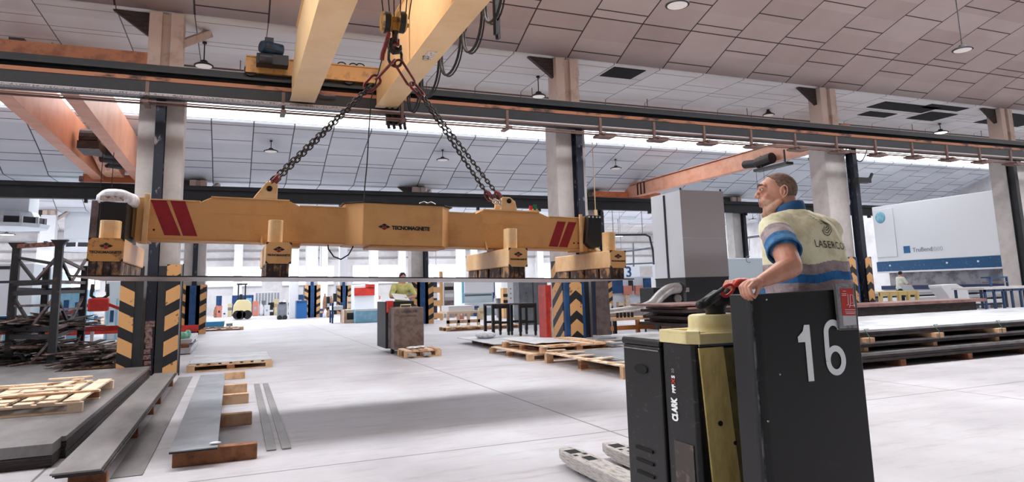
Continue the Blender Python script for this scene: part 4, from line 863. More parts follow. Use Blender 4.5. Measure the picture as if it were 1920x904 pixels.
# right arm reaching forward to the tiller
SR, ER, WR = V((3.13, 2.88, 1.68)), V((3.10, 3.08, 1.45)), V((2.80, 3.12, 1.39))
limb(g, [V((3.04, 2.9, 1.69)), SR, ER, ER.lerp(WR, .35), WR], [.07, .062, .045, .044, .028], 14)
K2 = V((2.68, 3.14, 1.40)); limb(g, [WR, WR.lerp(K2, .6), K2], [.026, .034, .03], 12)
for k in range(4):
    y = 3.115+k*.021; limb(g, [V((2.67, y, 1.412)), V((2.635, y, 1.412)), V((2.615, y, 1.385)), V((2.63, y, 1.365))], [.01, .0095, .009, .008], 10)
limb(g, [V((2.73, 3.10, 1.40)), V((2.69, 3.085, 1.385)), V((2.66, 3.08, 1.37))], [.014, .011, .009], 10)
stub = mat('grey_stubble', (192, 150, 130), .6, col2=(172, 132, 114), scale=40)
lipm = mat('lip_skin', (160, 92, 82), .45)
HI = HM.inverted()
def pick(c):
    q = HI @ c
    if -.13 < q.z < -.03-.25*max(0, .06-q.x) and q.x > .02 and (c-HC).length < .16:
        if -.066 < q.z < -.036 and q.x > .0915 and abs(q.y) < .024: return 2
        return 1
    return 0
bodym = remesh_obj('body', g, .0042, man, [skin, stub, lipm], pick, 3)
hairm = mat('cropped_hair', (104, 82, 72), .9, col2=(150, 120, 104), scale=60, lo=.4, hi=.7)
g = MB().ball(hp(-.012, 0, .033), (.1022, .0802, .0942), 140, R3); I3 = HI
keep = []
for f_ in g.f:
    c = sum((V(g.v[i]) for i in f_), V())/len(f_); q = I3 @ c; z = q.z
    pts_ = ((-.06, -.052), (.0, -.046), (.02, -.040), (.040, -.012), (.055, .0), (.075, .006), (.095, .022), (.115, .044), (.13, .05))
    lim = pts_[0][1]
    for (za, xa), (zb_, xb_) in zip(pts_, pts_[1:]):
        if za <= z <= zb_: lim = xa+(xb_-xa)*(z-za)/(zb_-za)
    if z > -.045 and q.x < lim+.003*math.sin(q.y*160)+.002*math.sin(z*300): keep.append(f_)
g.f = keep; ho_ = g.build('hair', hairm, man, smooth=True)
md = ho_.modifiers.new('t', 'SOLIDIFY'); md.thickness = .003; md.offset = -1
eyew = mat('eye_white', (210, 196, 188), .2); eyed = mat('iris_dark', (40, 28, 24), .15); brow = mat('eyebrow', (66, 48, 42), .8, col2=(110, 90, 80), scale=120)
for s in (-1, 1):
    e_ = MB().ball(hp(.0775, s*.037, .033), .0128, 14).build('eye', eyew, man, smooth=True); MB().ball(hp(.0865, s*.0405, .032), .0062, 10).build('iris', eyed, e_, smooth=True)
    q = MB(); q.tube([hp(.100, s*.012, .054), hp(.095, s*.03, .062), hp(.078, s*.050, .060), hp(.066, s*.058, .052)], [.005, .0062, .0048, .002], 8); q.build('eyebrow', brow, man, smooth=True)
    q = MB(); q.tube([hp(.091, s*.019, .036), hp(.0885, s*.037, .0435), hp(.072, s*.053, .037)], [.0045, .0062, .004], 8); q.tube([hp(.089, s*.020, .028), hp(.086, s*.037, .0225), hp(.071, s*.052, .028)], [.004, .005, .004], 8); q.build('eyelid', skin, man, smooth=True)
# vest over shirt
cream = mat('vest_cream', (232, 228, 196), .85, col2=(214, 206, 170), scale=9, bump=.35); band = mat('vest_grey_band', (158, 142, 146), .6, col2=(130, 114, 118), scale=14, bump=.3)
vblue = mat('vest_blue', (30, 108, 172), .8, col2=(22, 84, 142), scale=9, bump=.3); denim = mat('shirt_blue', (70, 130, 176), .85, col2=(48, 100, 148), scale=20, bump=.3)
g = MB(); n = 36
def ring(z, cx, cy, rx, ry, e=.72, tilt=0.):
    out = []
    for k in range(n):
        a = 2*math.pi*k/n; c, s = math.cos(a), math.sin(a); x = rx*math.copysign(abs(c)**e, c); y = ry*math.copysign(abs(s)**e, s)
        out.append(V((cx+x, cy+y, z+tilt*x)))
    return out
R_ = [(1.02, 2.93, 2.85, .205, .15), (1.16, 2.93, 2.85, .225, .165), (1.28, 2.93, 2.855, .235, .172), (1.36, 2.93, 2.86, .238, .172), (1.46, 2.93, 2.865, .235, .165), (1.56, 2.93, 2.875, .232, .160), (1.64, 2.93, 2.885, .228, .15), (1.70, 2.93, 2.895, .205, .132), (1.745, 2.93, 2.905, .16, .108), (1.785, 2.93, 2.92, .105, .085), (1.80, 2.93, 2.93, .085, .078)]
g.loft([ring(*q) for q in R_])
# rounded shoulders and sleeves
limb(g, [V((2.86, 2.89, 1.715)), V((2.765, 2.875, 1.69)), SL+V((0, -.005, -.012)), SL.lerp(EL, .25), SL.lerp(EL, .46)], [.075, .088, .086, .083, .084], 18)
limb(g, [V((3.0, 2.89, 1.715)), V((3.09, 2.875, 1.68)), SR, SR.lerp(ER, .55)], [.075, .085, .08, .078], 18)
# folds
axs = [(SL, EL)]
def vpick(c):
    d = EL-SL; t_ = (c-SL).dot(d)/d.length_squared; rad = ((c-SL)-d*t_).length
    if rad < .105 and t_ > -.1 and c.x < 2.745+ (0.02 if c.y < 2.75 else 0):
        if t_ > .40: return 3
        if t_ > .16: return 1
        return 0
    z = c.z - (c.x-2.93)*.05 + .006*math.sin(c.x*25)
    if z > 1.50: return 0
    if z > 1.445: return 1
    if z > 1.40: return 2
    if z > 1.345: return 1
    return 2 if z > 1.30 else 3
vest = remesh_obj('work_vest', g, .0045, man, [cream, band, vblue, denim], vpick, 10)
tx = bpy.data.textures.new('cloth_folds', 'CLOUDS'); tx.noise_scale = .09
dm = vest.modifiers.new('folds', 'DISPLACE'); dm.texture = tx; dm.strength = .018; dm.mid_level = .5; dm.texture_coords = 'LOCAL'
for (a, b_) in (((2.752, 2.70, 1.74), (2.742, 2.70, 1.50)),): pass
# sleeve cuff, collar
d = (EL-SL).normalized(); c1_ = SL.lerp(EL, .60)
u_ = d.cross(V((0, 0, 1))).normalized(); v_ = d.cross(u_)
g = MB(); rr_ = []
for off, r_ in ((-.04, .086), (.0, .090), (.012, .090), (.012, .082), (-.03, .079)): rr_.append([c1_+d*off+(u_*math.cos(a)+v_*math.sin(a))*r_ for a in [2*math.pi*k/28 for k in range(28)]])
g.loft(rr_, caps=False); g.build('sleeve_cuff', denim, man, smooth=True)
g = MB(); cc = V((2.928, 2.945, 1.80))
rings = []
for off, r_, dz in ((0, .088, -.035), (0, .086, .0), (0, .080, .025), (0, .073, .022), (0, .073, -.02)):
    rings.append([cc+V((r_*math.cos(a), r_*.95*math.sin(a), dz-.35*r_*math.sin(a)*1.0)) for a in [2*math.pi*k/28 for k in range(28)]])
g.loft(rings, caps=False); g.build('collar', mat('collar_blue', (38, 84, 130), .85), man, smooth=True)
# print on the back, laid onto the cloth
dg = bpy.context.evaluated_depsgraph_get(); bpy.context.view_layer.update(); dg = bpy.context.evaluated_depsgraph_get()
bvh = BVHTree.FromObject(vest, dg); VI = inv_of(man)
def drape(o, off=.0025):
    me = o.data
    for v in me.vertices:
        w_ = v.co.copy(); hit = bvh.ray_cast(V((w_.x, w_.y-.6, w_.z)), V((0, 1, 0)))
        if hit[0] is not None: v.co = V((w_.x, hit[0].y-off-(.0012 if abs(w_.y-me['yy']) > 1e-4 else 0), w_.z))
def onback(o):
    o.data['yy'] = 0.; bm = bmesh.new(); bm.from_mesh(o.data); bmesh.ops.triangulate(bm, faces=bm.faces)
    for _ in range(2):
        bmesh.ops.subdivide_edges(bm, edges=[e for e in bm.edges if e.calc_length() > .012], cuts=1); bmesh.ops.triangulate(bm, faces=bm.faces)
    bm.to_mesh(o.data); bm.free(); drape(o)
vl = text('lettering', 'LASERCOR', frame_m((2.985, 2.60, 1.588), (1, 0, -.08), (0, 0, 1)) @ Matrix.Diagonal((.84, 1, 1, 1)), .056, blk_text, man, .0, space=1.12); onback(vl)
g = MB(); lc = V((2.985, 2.60, 1.688))
for k, sc in enumerate((.040, .031, .022, .013)):
    pts = []
    for q in range(25):
        a = math.pi*(.62-1.5*q/24); w_ = sc*(1+.16*math.cos(3*a)); pts.append((w_*math.cos(a), w_*math.sin(a)*1.05))
    M_ = frame_m(lc+V((0, 0, .004*k)), (1, 0, -.05), (0, 0, 1)); L_ = []
    for i in range(len(pts)-1):
        a_, b_ = V(pts[i]), V(pts[i+1]); d_ = (b_-a_).normalized(); nn = V((-d_.y, d_.x))*.002
        g.add([M_ @ V((p.x, p.y, 0)) for p in (a_-nn, b_-nn, b_+nn, a_+nn)], [(0, 1, 2, 3)])
for k in range(5):
    M_ = frame_m(lc, (1, 0, 0), (0, 0, 1)); x = -.03-.008*k; y = .022+.011*k
    g.add([M_ @ V(p) for p in ((x, y, 0), (x+.016, y-.003, 0), (x+.016, y+.001, 0), (x, y+.004, 0))], [(0, 1, 2, 3)])
o = g.build('back_emblem', blk_text, man); onback(o)
# trousers and shoes
g = MB(); trm = mat('trousers_navy', (40, 52, 76), .85, col2=(30, 40, 60), scale=10)
limb(g, [V((2.85, 2.85, 1.06)), V((3.01, 2.85, 1.06))], [.145, .145], 16)
for s in (-1, 1): limb(g, [V((2.93+s*.085, 2.85, 1.04)), V((2.93+s*.10, 2.88, .62)), V((2.93+s*.10, 2.83, .25))], [.12, .085, .075], 14)
remesh_obj('trousers', g, .012, man, [trm])
for s in (-1, 1):
    for z in (.42, .52): MB().cyl((2.93+s*.10, 2.85, z), (2.93+s*.10, 2.853, z+.05), .084, 16).build('reflective_band', olive, man)
    MB().ball((2.93+s*.10, 2.87, .215), (.05, .13, .05), 16).box(2.93+s*.10-.045, 2.77, .166, 2.93+s*.10+.045, 2.98, .19).build('shoe', rubber, man, smooth=False, bevel=.004)
# ================================================================ PALLETS, PLATES AND STACKS ON THE FLOOR
def pallet(lab, x, y, z=0., rz=0., L=1.2, W=.8, n=7, h=.135, group='wooden pallets', top=None, m1=None, gap=None, jit=0.):
    """L along local x (deck boards run along y), W along local y; x, y is the near left corner"""
    t = thing('wooden_pallet', lab, 'pallet', (x, y, z), rz, group); m1 = m1 or wood
    for j in range(3):
        yy = (.05, W/2, W-.05)[j]
        B(0, yy-.05, 0, L, yy+.05, .022).build('bottom_board', m1, t, local=True)
        for i in range(3):
            xx = (.07, L/2, L-.07)[i]; B(xx-.07, yy-.05, .022, xx+.07, yy+.05, h-.044).build('block', wood_dark if (i+j) % 2 else m1, t, local=True)
        B(0, yy-.05, h-.044, L, yy+.05, h-.022).build('stringer_board', m1, t, local=True)
    for i in range(n):
        w_ = L/n*.72; xx = (i+.5)*L/n+random.uniform(-jit, jit); B(xx-w_/2, random.uniform(-jit, jit), h-.022, xx+w_/2, W+random.uniform(-jit, jit), h).build('deck_board', m1 if i % 3 else wood_pale, t, local=True)
    return t
def sheet(lab, x0, y0, z0, x1, y1, z1, mt, group=None, rz=0., name='steel_plate', cat='metal sheet'):
    o = MB().box(-(x1-x0)/2, -(y1-y0)/2, 0, (x1-x0)/2, (y1-y0)/2, z1-z0).build(name, mt); o.location = ((x0+x1)/2, (y0+y1)/2, z0); o.rotation_euler = (0, 0, rz)
    md = o.modifiers.new('bevel', 'BEVEL'); md.width = .002; md.segments = 1
    return tag(o, lab, cat, group)
def timber(lab, x0, y0, x1, y1, h, z=0., mt=None, group='timber bearers'):
    o = MB().box(x0, y0, z, x1, y1, z+h).build('timber_block', mt or wood_dark, None, bevel=.006); return tag(o, lab, 'timber', group)
# --- left: low piles of plate
for k in range(4):
    sheet(('lowest', 'second lowest', 'second from top', 'topmost')[k]+' dark plate of the low pile at the left edge of the floor', -6.2, 7.50+.0*k, .05*k+.002, -1.36-.006*(k % 2), 14.3, .05*k+.048, steel_dark if k < 3 else steel, 'plates of the low left pile')
for k in range(2): sheet(('lower', 'upper')[k]+' narrow plate along the front of the low left pile', -6.2, 7.16, .1*k+.002, -1.40, 7.49, .1*k+.098, steel_dark if k == 0 else steel, 'plates of the low left pile')
sheet('grey plate lying on the floor left of the scrap heap front', -6.6, 14.6, .02, -2.98, 17.2, .15, steel)
p = pallet('large pale pallet lying on the low plate pile at the left', -3.3, 8.95, .2, 0, 1.8, 2.2, 8, .13, m1=wood_pale, jit=.02)
for k in range(22):
    x = random.uniform(-3.2, -1.9); y = random.uniform(9.0, 10.9); a = random.choice((0, 0, math.pi/2))+random.uniform(-.15, .15); L = random.uniform(.4, 1.0)
    o = MB().box(-L/2, -.05, 0, L/2, .05, .018).build('loose_slat', random.choice((wood_pale, wood, wood_pale))); o.location = (x, y, .331+.0195*(k % 4)); o.rotation_euler = (0, 0, a)
    tag(o, 'loose %s slat %s on the left pallet' % ('short' if L < .7 else 'long', 'lying along the pallet' if abs(a) < .5 else 'lying across the pallet') , 'slat', 'slats on the left pallet: %s %s' % ('short' if L < .7 else 'long', 'along' if abs(a) < .5 else 'across'))
# long narrow plates laid out towards the column
for k in range(3): sheet(('lowest', 'middle', 'topmost')[k]+' of three long narrow plates lying together left of the bare floor strip', -1.19+.012*(2-k), 6.05+.02*(2-k), .125+.016*k, -.87+.012*(2-k), 13.2, .139+.016*k, steel if k == 2 else steel_dark, 'three long narrow plates')
for i, y in enumerate((6.3, 8.2, 9.7, 10.6, 12.6)): timber('timber bearer under the three long narrow plates, number %s from the front' % ('one', 'two', 'three', 'four', 'five')[i], -1.12, y, -.86, y+.09, .123)
sheet('single thin plate lying flat on the floor between the raised plates', -.86, 6.46, .001, -.63, 13.9, .007, steel)
for k in range(2): sheet(('lower', 'upper')[k]+' of two wide grey plates resting on timbers beside the two thin strips', -.45, 6.50, .132+.012*k, -.08, 12.57, .142+.012*k, steel_blue if k else steel_dark)
for i, (y, h_) in enumerate(((6.60, .13), (8.35, .13), (10.0, .13), (11.1, .13), (13.0, .12))): timber(('front', 'second', 'third', 'fourth', 'rear')[i]+' timber under the wide grey plates beside the thin strips', -.43 if i < 4 else -.1, y, .24, y+.11, h_, mt=wood_dark if i == 0 else wood)
MB().box(-.06, 6.7, .131, .04, 6.8, .145)
o = MB().ball((-.1, 6.62, .165), (.05, .03, .012), 10).build('crumpled_film', plastic_wrap); tag(o, 'scrap of white film at the front end of the wide grey plates', 'film')
for i, (x0, x1) in enumerate(((.345, .43), (.478, .56))): sheet(('left', 'right')[i]+' of the two thin steel strips lying side by side on the floor', x0, 6.85, .001, x1, 12.0, .012, steel, 'two thin strips', rz=-.006)
# pallet with light sheets in front of the left column
pallet('long pallet under pale sheets right of the left column foot', -.78, 14.75, 0, 0, 1.57, 1.1, 8, .14)
pallet('second pallet directly behind the one under pale sheets', -.70, 15.95, 0, 0, 1.5, 1.0, 8, .13)
sheet('pale sheet on the two pallets right of the left column foot', -.74, 14.8, .142, .76, 16.85, .16, steel_white)
sheet('dark edged sheet end showing behind the pale sheet on the pallets', .1, 17.0, .02, .75, 17.6, .05, steel_dark)
sheet('wide pale sheet stack behind the hazard pole', -1.6, 19.5, .02, -.95, 23.5, .16, steel_white); sheet('upper pale sheet stack behind the hazard pole', -1.55, 19.8, .26, -.95, 23.2, .36, steel_white)
for i, y in enumerate((19.6, 21.2, 22.9)): timber(('near', 'middle', 'far')[i]+' bearer between the two pale sheet stacks behind the hazard pole', -1.5, y, -1.0, y+.1, .1, .16)
o = MB().ball((-1.2, 20.2, .45), (.14, .1, .1), 12).ball((-1.08, 20.4, .47), (.08, .1, .12), 12).build('green_wrap', mat('mint_wrap', (150, 214, 186), .5, col2=(110, 190, 158), scale=16)); tag(o, 'crumpled mint green wrap on the pale sheet stack behind the hazard pole', 'wrap')
# --- frame rack at the left
t = thing('frame_rack', 'tall black steel frame rack with diagonal braces at the left', 'rack', (-3.6, 18, 0))
pb = {'a': (-4.40, 17.8), 'b': (-3.45, 17.0), 'c': (-3.30, 19.0), 'd': (-4.25, 19.8)}
tops = {'a': 2.68, 'b': 2.62, 'c': 2.25, 'd': 2.25}
for k, (x, y) in pb.items(): MB().box(x-.07, y-.07, 0, x+.07, y+.07, tops[k]).build('post', rackm, t)
def bm_(a, b_, z0, z1, w_, h_, mt, nm): MB().bar((pb[a][0], pb[a][1], z0), (pb[b_][0], pb[b_][1], z1), w_, h_).build(nm, mt, t)
bm_('a', 'b', 2.64, 2.64, .1, .09, mat('rust_brown', (150, 92, 72), .6, col2=(50, 38, 36), scale=9), 'top_rail')
for s in ('a', 'b'):
    x, y = pb[s]; MB().prism([(x-.16, 2.72), (x+.16, 2.72), (x+.07, 2.6), (x-.07, 2.6)], 'y', y-.08, y+.08).build('top_cup', rackm, t)
for z in (1.83, 1.62): bm_('a', 'b', z, z, .1, .1, rackm, 'cross_rail'); bm_('b', 'c', z, z+.02, .1, .07, rackm if z < 1.7 else rack_grey, 'cross_rail')
for z in (.86, .70): bm_('a', 'b', z, z, .1, .1, rackm, 'cross_rail'); bm_('b', 'c', z, z+.14, .1, .07, rack_grey if z > .8 else rackm, 'cross_rail')
for a, b_ in (('a', 'b'), ('b', 'c')):
    for zt, zb_ in ((2.5, 1.86), (1.55, .9), (.65, .1)):
        A2, B2 = V(pb[a]), V(pb[b_]); Mi = (A2+B2)/2; zt = min(zt, 2.4)
        for q, mt in ((A2, rackm), (B2, rack_grey)): MB().bar((q.x, q.y, zt), (Mi.x, Mi.y, zb_), .05, .06).build('brace', mt, t)
bm_('b', 'c', 2.35, 2.15, .05, .06, rack_grey, 'upper_stay'); bm_('a', 'b', 2.4, 2.2, .05, .06, rackm, 'upper_stay'); bm_('b', 'c', 1.25, 1.25, .05, .05, rack_grey, 'stay'); bm_('a', 'b', 1.35, 1.35, .05, .05, rack_grey, 'stay')
bm_('d', 'a', 1.7, 1.7, .1, .1, rackm, 'cross_rail'); bm_('d', 'c', 1.7, 1.7, .1, .1, rackm, 'cross_rail'); bm_('d', 'a', .75, .75, .1, .1, rackm, 'cross_rail')
MB().bar((-4.9, 17.6, 1.86), (-3.4, 17.0, 1.86), .06, .05).build('loose_bar', rackm, t)
def heap(lab, x0, y0, x1, y1, z0, z1, n, seed, Lr=(.5, 1.6), ang=.9):
    rnd = random.Random(seed); g = MB()
    for i in range(n):
        g.m(rnd.choice((rust, rust, steel_dark, rack_grey, rackm)))
        x = rnd.uniform(x0, x1); y = rnd.uniform(y0, y1); z = z0+(z1-z0)*rnd.random()**1.3*(1-abs((x-x0)/(x1-x0)-.5)*.7); L = rnd.uniform(*Lr)
        M_ = Euler((rnd.uniform(-.12, .12), rnd.uniform(-.16, .16), ang+rnd.uniform(-.5, .5))).to_matrix().to_4x4()
        g.cbox((x, y, max(z, .03)), (L, rnd.uniform(.04, .16), rnd.uniform(.01, .035)), M_)
    o = g.build('scrap_heap', None); tag(o, lab, 'scrap heap'); o['kind'] = 'stuff'; return o
heap('tangled heap of dark plate offcuts on the floor inside the frame rack', -5.6, 17.3, -2.7, 19.6, .02, .62, 300, 1)
heap('dark offcuts piled on the middle level of the frame rack', -4.5, 17.5, -3.3, 19.4, .80, 1.18, 120, 2)
heap('heap of grey and rusty offcuts between the frame rack and the left column', -3.0, 15.6, -1.75, 18.6, .14, .5, 170, 3, (.3, 1.0))
heap('dark scrap strewn left of the frame rack', -7.6, 16.2, -4.6, 18.5, .02, .4, 160, 5)
pallet('pallet under the heap of offcuts beside the left column', -3.1, 15.7, 0, .12, 1.3, 1.0, 7)
pallet('pallet lying at the foot of the frame rack', -4.3, 15.4, .0, .2, 1.1, .8, 7, m1=wood_dark)
# --- middle: pallets of sheets
pallet('near long pallet holding grey sheets, left of the truck forks', 5.55, 9.2, 0, 0, 1.5, 2.85, 9, .2, jit=.03)
for k in range(3): sheet(('lowest', 'middle', 'top')[k]+' grey sheet on the near pallet left of the truck', 5.75+.06*k, 9.15+.05*k, .203+.009*k, 7.05, 11.9-.1*k, .211+.009*k, steel_blue if k else steel_dark, 'sheets on the near middle pallet')
for k in range(9):
    o = MB().box(0, 0, 0, random.uniform(.3, .5), .07, .02).build('loose_slat', wood_pale); o.location = (5.5+.02*(k % 3), 9.3+k*.32, .201 if k % 2 else .2315); o.rotation_euler = (0, 0, random.uniform(-.5, .3)); tag(o, 'pale slat, %s from the near end, sticking out of the near middle pallet edge' % ('first', 'second', 'third', 'fourth', 'fifth', 'sixth', 'seventh', 'eighth', 'ninth')[k], 'slat', 'slats at the near middle pallet')
pallet('double width pallet with curved pale sheets before the middle column', 5.4, 12.5, 0, 0, 1.9, 2.2, 9, .14, jit=.03)
pallet('upper pallet stacked on the double width pallet before the middle column', 5.65, 12.4, .14, .05, 1.75, 1.9, 10, .14, jit=.05)
g = MB(); pts = [(5.65+.15*i, .292+.03*math.sin(i*.5)+(.02 if i < 2 else 0)) for i in range(12)]
g.prism(pts+[(x, z-.006) for x, z in pts[::-1]], 'y', 12.7, 14.7); tag(g.build('steel_plate', steel_white), 'curved pale sheet on the stacked pallets before the middle column', 'metal sheet')
pallet('low pallet with white sheet behind the stacked pallets', 5.8, 15.4, 0, -.1, 1.5, 2.4, 8, .12)
sheet('white sheet on the low pallet behind the stacked pallets', 5.75, 15.3, .125, 7.2, 18.2, .14, steel_white)
g = MB(); 
tag(MB().ball((6.3, 17.4, .22), (.28, .3, .1), 14).build('white_film_heap', plastic_wrap, None, smooth=True), 'crumpled white film lying on the white sheet left of the black tables', 'film')
for k in range(4): sheet('long grey steel profile lying beside the middle column foot, number %s from the front' % ('one', 'two', 'three', 'four')[k], 7.1+.05*k, 11.6+.5*k, .18+.02*k, 10.2, 11.95+.5*k, .25+.02*k, steel_blue if k % 2 else steel, rz=-.05, name='steel_profile', cat='profile')
for i in range(2): timber(('left', 'right')[i]+' bearer under the grey profiles by the middle column', 7.5+1.6*i, 11.5, 7.6+1.6*i, 13.6, .16, .0)
# leaning plate and tables
g = MB(); g.prism([(7.80, 0), (8.20, 0), (8.16, 2.15), (7.86, 2.15)], 'y', 14.02, 14.05); o = g.build('leaning_plate', mat('brown_plate', (92, 78, 76), .5, .2, col2=(70, 58, 58), scale=6)); tag(o, 'tall brown plate leaning against the middle column', 'metal sheet')
def work_table(lab, x, y, w_, d_, h_, mt=black, cast=True, group='black tables on castors'):
    t = thing('work_table', lab, 'table', (x, y, 0), 0, group)
    B(x-.04, y-.04, h_-.05, x+w_+.04, y+d_+.04, h_).build('table_top', steel_dark if mt is black else mt, t)
    for ix in (0, 1):
        for iy in (0, 1):
            lx, ly = x+ix*w_, y+iy*d_; l_ = B(lx-.04, ly-.04, .13 if cast else 0, lx+.04, ly+.04, h_-.05).build('leg', mt, t)
            if cast: MB().cyl((lx-.02, ly, .06), (lx+.02, ly, .06), .06, 14).box(lx-.03, ly-.03, .1, lx+.03, ly+.03, .14).build('castor', rubber, l_)
    B(x, y-.03, .38, x+w_, y+.03, .45).build('stretcher', mt, t); B(x, y+d_-.03, .38, x+w_, y+d_+.03, .45).build('stretcher', mt, t); B(x, y-.03, h_-.14, x+w_, y+.03, h_-.05).build('apron', mt, t)
    return t
work_table('black steel table on castors, the left one of two behind the middle pallets', 7.35, 19.6, .5, .7, .98); work_table('black steel table on castors, the right one of two behind the middle pallets', 8.12, 19.3, .5, .7, .98)
t = thing('red_cabinet', 'narrow tall red cabinet left of the middle column', 'cabinet', (8.1, 17.0, 0)); MB().box(7.93, 17.0, 0, 8.32, 17.5, 1.5).build('body', red, t, bevel=.01); B(7.98, 16.99, .2, 8.27, 17.0, 1.4).build('door', red, t); B(8.05, 16.985, .1, 8.15, 16.99, .9).build('wood_slat', wood, t)
for i, (x0, x1) in enumerate(((10.5, 11.1), (11.12, 11.75))):
    t = thing('grey_cabinet', ('left', 'right')[i]+' grey steel cabinet far behind the black tables', 'cabinet', (x0, 25, 0), 0, 'grey cabinets'); MB().box(x0, 25, 0, x1, 25.6, 1.72).build('body', grey_cab, t, bevel=.01)
    for z in ((.06, .8), (.84, 1.66)): d_ = B(x0+.03, 24.98, z[0], x1-.03, 25, z[1]).build('door', grey_cab, t); MB().ball((x0+.3, 24.97, (z[0]+z[1])/2), .025, 8).build('handle', black, d_)
# --- right: stacks of plate on bearers
def pack(lab, x0, y0, x1, y1, z0, z1, n, mt_top, group):
    h_ = (z1-z0)/n
    for k in range(n):
        dx = random.uniform(-.05, .05); sheet(lab % ('plate %s from the bottom' % ('one', 'two', 'three', 'four', 'five', 'six')[k] if k < n-1 else 'topmost plate'), x0+dx, y0+.012*(k % 2), z0+k*h_+.001, x1, y1, z0+(k+1)*h_-.001, mt_top if k == n-1 else steel_dark, group)
pack('%s of the lowest pack of the long right stack', 7.4, 8.05, 23, 9.9, .105, .25, 3, steel, 'plates of the right stack, bottom pack')
pack('%s of the middle pack of the long right stack', 7.6, 8.22, 23, 9.9, .315, .40, 2, steel, 'plates of the right stack, middle pack')
pack('%s of the highest pack of the long right stack', 7.3, 8.16, 23, 9.95, .48, .60, 3, steel_white, 'plates of the right stack, top pack')
on = ('first', 'second', 'third', 'fourth', 'fifth', 'sixth', 'seventh')
for i in range(7):
    x = 8.3+i*1.62
    timber('%s floor bearer from the left under the long right stack' % on[i], x+1.75, 8.04, x+1.87, 9.8, .103, 0)
    timber('%s bearer from the left between bottom and middle packs of the right stack' % on[i], x+1.15, 8.2, x+1.25, 9.8, .064, .251, wood)
    timber('%s block from the left under the top pack of the right stack' % on[i], x+1.05, 8.06, x+1.25, 9.8, .078, .401, wood)
    st = MB().tube([(x+1.12, 8.05, .40), (x+1.12, 8.05, .50), (x+1.10, 8.12, .612), (x+1.2, 8.12, .612)], .006, 6).build('green_strap', mat('strap_green', (60, 110, 104), .5)); tag(st, '%s green strap from the left around the edge of the right stack' % on[i], 'strap', 'green straps')
pack('%s of the wide pale stack behind the long right stack', 10.9, 10.8, 24, 12.6, .30, .50, 2, steel_white, 'plates of the pale stack'); 
for i in range(6): timber('%s bearer from the left under the wide pale stack' % on[i], 11.4+2*i, 10.82, 11.5+2*i, 12.5, .297, 0, wood)
pack('%s of the pale stack left of the tall cabinet foot', 7.75, 12.8, 10.9, 14.2, .20, .30, 2, steel_white, 'plates of the small pale stack')
for i in range(3): timber('%s bearer from the left under the small pale stack' % on[i], 8.2+1.1*i, 12.78, 8.32+1.1*i, 14.1, .197, 0, wood)
random.seed(21)
for k in range(7):
    dx = (.0, .5, .2, .65, .1, .35, -.35)[k]; z = .36+.085*k; dx *= .7
    sheet('reddish plate %s from the bottom of the brown stack behind the truck' % (on[k] if k < 6 else 'seventh'), 10.35+dx, 14.2+.02*k, z, 16.0, 16.2, z+.05 if k > 4 else z+.075, steel_red if k > 4 else steel_dark, 'plates of the brown stack')
for i in range(4): timber('%s bearer from the left under the brown stack' % on[i], 11.0+1.4*i, 14.25, 11.15+1.4*i, 16.1, .35, 0, wood)
sheet('brown plate top of the pile right of the board, under the hazard column', 14.0, 12.9, .70, 19.8, 13.9, .78, steel_red); sheet('dark plate pile right of the board, under the hazard column', 14.2, 12.95, .42, 19.4, 13.85, .70, steel_dark)
for i in range(4): timber('%s bearer from the left under the pile beside the right hazard column' % on[i], 14.6+1.4*i, 12.97, 14.75+1.4*i, 13.8, .418, 0, wood)
# ================================================================ TALL CABINET, DUCT, PRESS AND RIGHT SIDE
t = thing('tall_cabinet', 'very tall white and grey cabinet with a dark base behind the pallet truck', 'cabinet', (15.7, 20, 0))
MB().box(14.8, 20.0, 1.66, 16.7, 21.85, 4.78).build('body', white_paint, t)
B(14.79, 19.985, 1.66, 16.71, 20.0, 3.05).build('front_panel', mat('grey_panel', (176, 170, 170), .5), t); B(14.79, 19.985, 3.07, 16.71, 20.0, 4.79).build('front_panel', MATS['grey_panel'], t)
B(14.775, 20.93, 1.66, 14.8, 21.03, 4.72).build('side_slit', black, t); B(14.78, 20.0, 1.62, 16.72, 21.86, 1.66).build('base_trim', grey_dark, t)
MB().box(14.8, 20.0, 0, 16.7, 21.85, 1.62).build('dark_base', grey_dark, t)
for x in (14.82, 16.6): MB().box(x, 20.0, 4.78, x+.05, 20.05, 4.87).build('lifting_eye', grey_dark, t)
B(14.76, 19.96, 1.15, 14.9, 19.985, 1.3).build('socket', offwhite, t)
t = thing('extraction_duct', 'large silver ribbed duct bending up to the black blower left of the tall cabinet', 'duct', (13, 18.5, 0))
pp = [P(1128, 592, Y=17.2), P(1165, 587, Y=17.4), P(1200, 581, Y=17.7), P(1222, 572, Y=17.9), P(1238, 555, Y=18.1), P(1255, 543, Y=18.3), P(1275, 540, Y=18.5)]
sm = []
for i in range(len(pp)-1):
    for q in range(6):
        u = q/6; p0, p1, p2, p3 = pp[max(i-1, 0)], pp[i], pp[i+1], pp[min(i+2, len(pp)-1)]
        sm.append(.5*((2*p1)+(-p0+p2)*u+(2*p0-5*p1+4*p2-p3)*u*u+(-p0+3*p1-3*p2+p3)*u**3))
MB().tube(sm, [.17+.003*(i % 2) for i in range(len(sm))], 28).build('duct', galv, t, smooth=True)
MB().cyl(sm[-1], sm[-1]+V((.12, .03, 0)), .2, 20).build('flange', black, t)
for i in (3, 14): MB().box(sm[i].x-.02, sm[i].y-.02, 0, sm[i].x+.02, sm[i].y+.02, sm[i].z-.15).build('support', black, t)
t = thing('blower', 'black blower with round silver cap beneath the duct end', 'blower', (14.2, 18.3, 0))
a = P(1226, 548, Y=18.75); b_ = P(1284, 577, Y=18.75)
